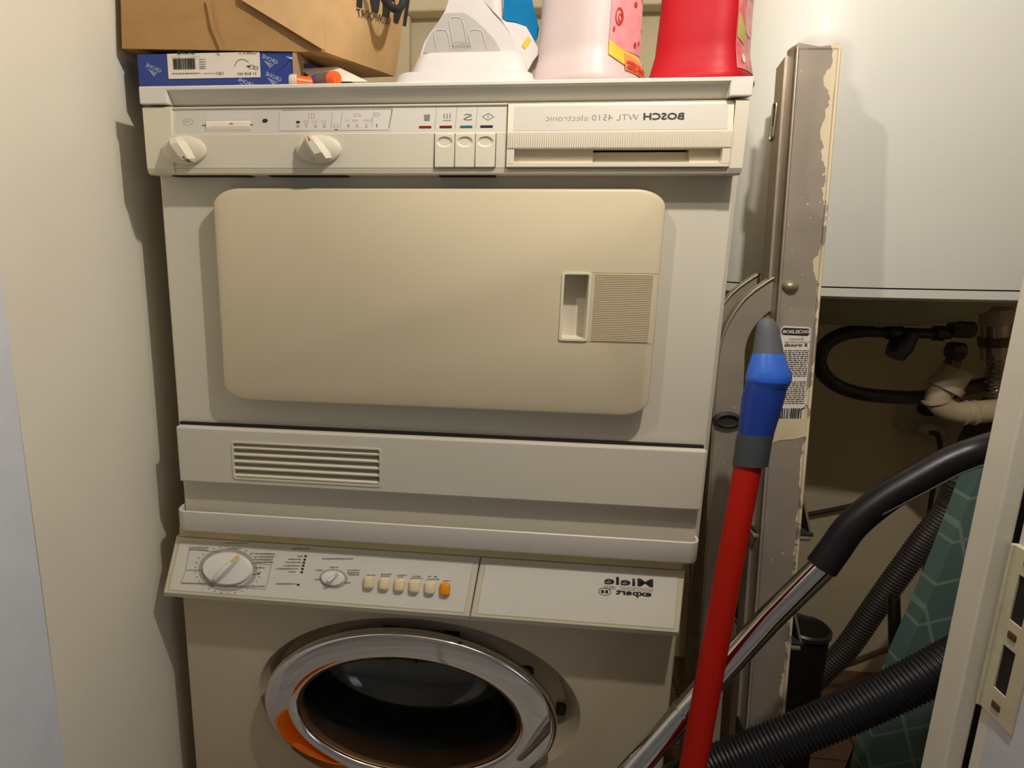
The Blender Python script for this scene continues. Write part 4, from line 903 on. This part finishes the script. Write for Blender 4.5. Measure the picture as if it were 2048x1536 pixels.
# sticker
stk = obj('sticker', prism([L(u, v, -.0006) for u, v in ((1563, 656), (1567, 652), (1618, 654), (1622, 658), (1607, 838), (1534, 832))], (0, .0005, 0)), M['paper'], ns)
def LP(u, v): return tuple(L(u, v, -.0016))
pr = Print(lambda u, v: tuple(L(u, v, -.0012)))
pr.poly([(1563, 660), (1566, 655), (1616, 657), (1620, 660), (1619, 667), (1614, 671), (1566, 669), (1562, 666)])
xx = 1548
while xx < 1603:
    w_ = random.choice((1, 2, 3)); pr.poly([(xx, 816), (xx+w_, 816), (xx+w_-2, 836), (xx-2, 836)]); xx += w_+random.choice((1, 2))
v = 700
while v < 808:
    if abs(v-757) > 4:
        uL = 1568 - (v-700)*.17; uR = 1617 - (v-700)*.095; x = uL
        while x < uR:
            w_ = random.uniform(3, 9); pr.poly([(x, v), (min(x+w_, uR), v), (min(x+w_, uR), v+1.3), (x, v+1.3)]); x += w_+1.6
    v += 3.9
pr.done(M['black'], stk, 'sticker_print')
def ltext(t, u, v, w, h, m, d=-.0014, bold=0):
    q = Print(lambda x, z: tuple(L(x, -z, d))); q.text(t, u, -v, w, h, 0, bold); q.done(M[m], stk, 'lettering')
ltext('EXCELSIOR', 1619, 666, 56, 6.5, 'paper', -.0018, .03); ltext('Aluminium', 1607, 679, 30, 4.5, 'greyp'); ltext('huishoudtrap', 1618, 685, 50, 4.5, 'greyp'); ltext('5 treeds', 1614, 692, 46, 6, 'black', -.0014, .02)
pq = Print(lambda u, v: tuple(L(u, v, -.0006))); pq.poly([(1538, 838), (1560, 836), (1588, 826), (1611, 812), (1617, 822), (1612, 872), (1590, 878), (1560, 880), (1542, 886), (1528, 884)]); pq.done(mat('dried_paint', (214, 196, 160), .5, var=.06), ns, 'paint_patch')

# ================================================================== BROOM
def BR(u, v): return PL(u, v, -.215, .215)               # handle leans: near the viewer at the foot
bt0, bt1 = BR(1496, 930), BR(1396, 1480)
ax = (bt1-bt0).normalized()
gr = thing('broom', 'red broom handle with a blue and grey grip leaning against the ladder', 'broom', foot(bt0, bt1))
pw = (BR(1523, 935)-BR(1467, 931)).length/2
fb = foot(bt0, bt1)
obj('pole', tube([bt0-ax*.002, fb], pw*.96, 24), M['broomred'], gr, 40)
def gsec(pairs, n=28, fl=.8):
    rings = []
    for ul, vl, ur, vr in pairs:
        a, b = BR(ul, vl), BR(ur, vr); c = (a+b)/2; u = (b-a)/2; w = u.cross(ax).normalized()*u.length*fl
        rings.append([c+u*math.cos(2*PI*i/n)+w*math.sin(2*PI*i/n) for i in range(n)])
    return loft(rings)
obj('collar', gsec([(1466, 931, 1534, 932), (1467, 925, 1535, 928), (1472, 888, 1541, 893), (1473, 880, 1542, 884), (1476, 868, 1546, 872)], 28, 1.0), M['gripd'], gr, 40)
obj('grip_body', gsec([(1476, 869, 1546, 872), (1477, 860, 1548, 864), (1484, 800, 1565, 808), (1491, 765, 1574, 772), (1494, 757, 1578, 764)]), M['blued'], gr, 40)
obj('grip_lip', gsec([(1493, 764, 1577, 768), (1498, 771, 1573, 775), (1505, 778, 1566, 782)], 28, .98), M['blue'], gr, 40)
obj('grip_head', gsec([(1498, 770, 1574, 775), (1492, 762, 1579, 766), (1492, 754, 1582, 757), (1495, 742, 1581, 746), (1499, 727, 1574, 730), (1503, 714, 1570, 717), (1505, 707, 1567, 710)], 32, .86), M['blue'], gr, 60)
obj('grip_tip', gsec([(1505, 708, 1567, 711), (1508, 690, 1564, 692), (1512, 660, 1558, 662), (1515, 647, 1553, 648), (1520, 639, 1547, 640), (1528, 635.5, 1539, 636)], 28, .85), M['gripg'], gr, 60)
a_ = BR(1543, 812); 
fbx = fb; hd = obj('broom_head', box(fbx.x-.13, fbx.x+.03, fbx.y-.03, fbx.y+.03, .022, .05, .006), M['blue'], gr)
obj('bristles', box(fbx.x-.128, fbx.x+.028, fbx.y-.034, fbx.y+.034, 0, .024), M['hose'], gr)

# ================================================================== VACUUM WAND AND HOSE
yv = -.065
vw = thing('vacuum_wand', 'chrome vacuum cleaner wand with a curved black handle and ribbed hose', 'vacuum cleaner', P(1300, 1536, yv-.02))
wq_ = [P(1646, 1133, yv), P(1540, 1236, yv), P(1440, 1345, yv-.01), P(1345, 1450, yv-.02), P(1265, 1540, yv-.03)]
dn = (wq_[-1]-wq_[-2]).normalized()
ww = (P(1672, 1140, yv)-P(1620, 1120, yv)).length/2
obj('wand_tube', tube([P(1655, 1122, yv)]+wq_+[wq_[-1]+dn*.18], ww*.93, 28), M['chrome2'], vw, 40)
q1, q2 = P(1372, 1420, yv-.017), P(1366, 1427, yv-.017); obj('joint_ring', tube([q1, q2], ww*1.0, 28), M['chrome2'], vw, 40)
hpth = smoothpath([P(1643, 1134, yv), P(1668, 1100, yv), P(1705, 1050, yv), P(1765, 1000, yv), P(1830, 960, yv), P(1900, 922, yv), P(1970, 896, yv), P(2060, 870, yv+.02)], 8)
obj('curved_handle', tube(hpth, lambda t: ww*lp(1.08, .92, t), 24), M['gripb'], vw, 50)
obj('handle_seam', tube(smoothpath([P(1765, 1030, yv-.022), P(1850, 985, yv-.022), P(1930, 944, yv-.022), P(1990, 926, yv-.02)], 6), .0008, 6), M['gripd'], vw)
yh = -.085
hh = smoothpath([P(2060, 870, yv+.02), P(2120, 900, -.03), P(2130, 1050, -.04), P(2040, 1210, -.06), P(1960, 1290, -.075), P(1880, 1335, yh), P(1760, 1395, yh), P(1640, 1448, yh), P(1520, 1497, yh), P(1400, 1545, yh), P(1300, 1600, yh)], 10)
obj('ribbed_hose', ribbed(hh, .0200, .0044, .0007, 18), M['hose'], vw, 60)

# ================================================================== IRONING BOARD
yi = .10
op = [(1968, 925), (1935, 1010), (1890, 1125), (1850, 1220), (1805, 1320), (1765, 1420), (1735, 1500), (1722, 1560), (1716, 1640), (1760, 1700), (2000, 1700), (2060, 1500), (2080, 1300), (2070, 1100), (2050, 1000), (2010, 930), (1985, 915)]
ib = thing('ironing_board', 'teal checked ironing board cover standing behind the right door frame', 'ironing board', P(1880, 1600, yi))
pts = [P(u, v, yi+.05*(v-900)/700) for u, v in op]
o = obj('cover', prism(pts, (0, .03, 0)), M['board'], ib)
uv = o.data.uv_layers.new(name='UVMap')
for lo in o.data.loops: co = o.data.vertices[lo.vertex_index].co; uv.data[lo.index].uv = ((co.x*.93+co.z*.36)*1.55, (co.z*.93-co.x*.36)*1.55)
lw = min(p.z for p in pts); xm = sum(p.x for p in pts)/len(pts)
for dx in (-.06, .06): obj('leg', tube([(xm+dx, yi+.13, .0), (xm-dx*.3, yi+.13, .45)], .008, 10), M['steel'], ib)
obj('board_tail', box(xm-.08, xm+.08, yi+.05, yi+.08, 0, max(lw+.01, .03)), M['board'], ib)
# a basket on the floor in front of the machine, seen only in the chrome
bk = thing('laundry_basket', 'orange plastic laundry basket on the floor in front of the washing machine', 'basket', (-.30, -.30, 0))
obj('basket_body', lathe_z((-.24, -.27), [(.07, 0), (.08, .004), (.088, .11), (.092, .115), (.085, .116), (.075, .01)], 36, None, True, True), M['basket'], bk, 40)
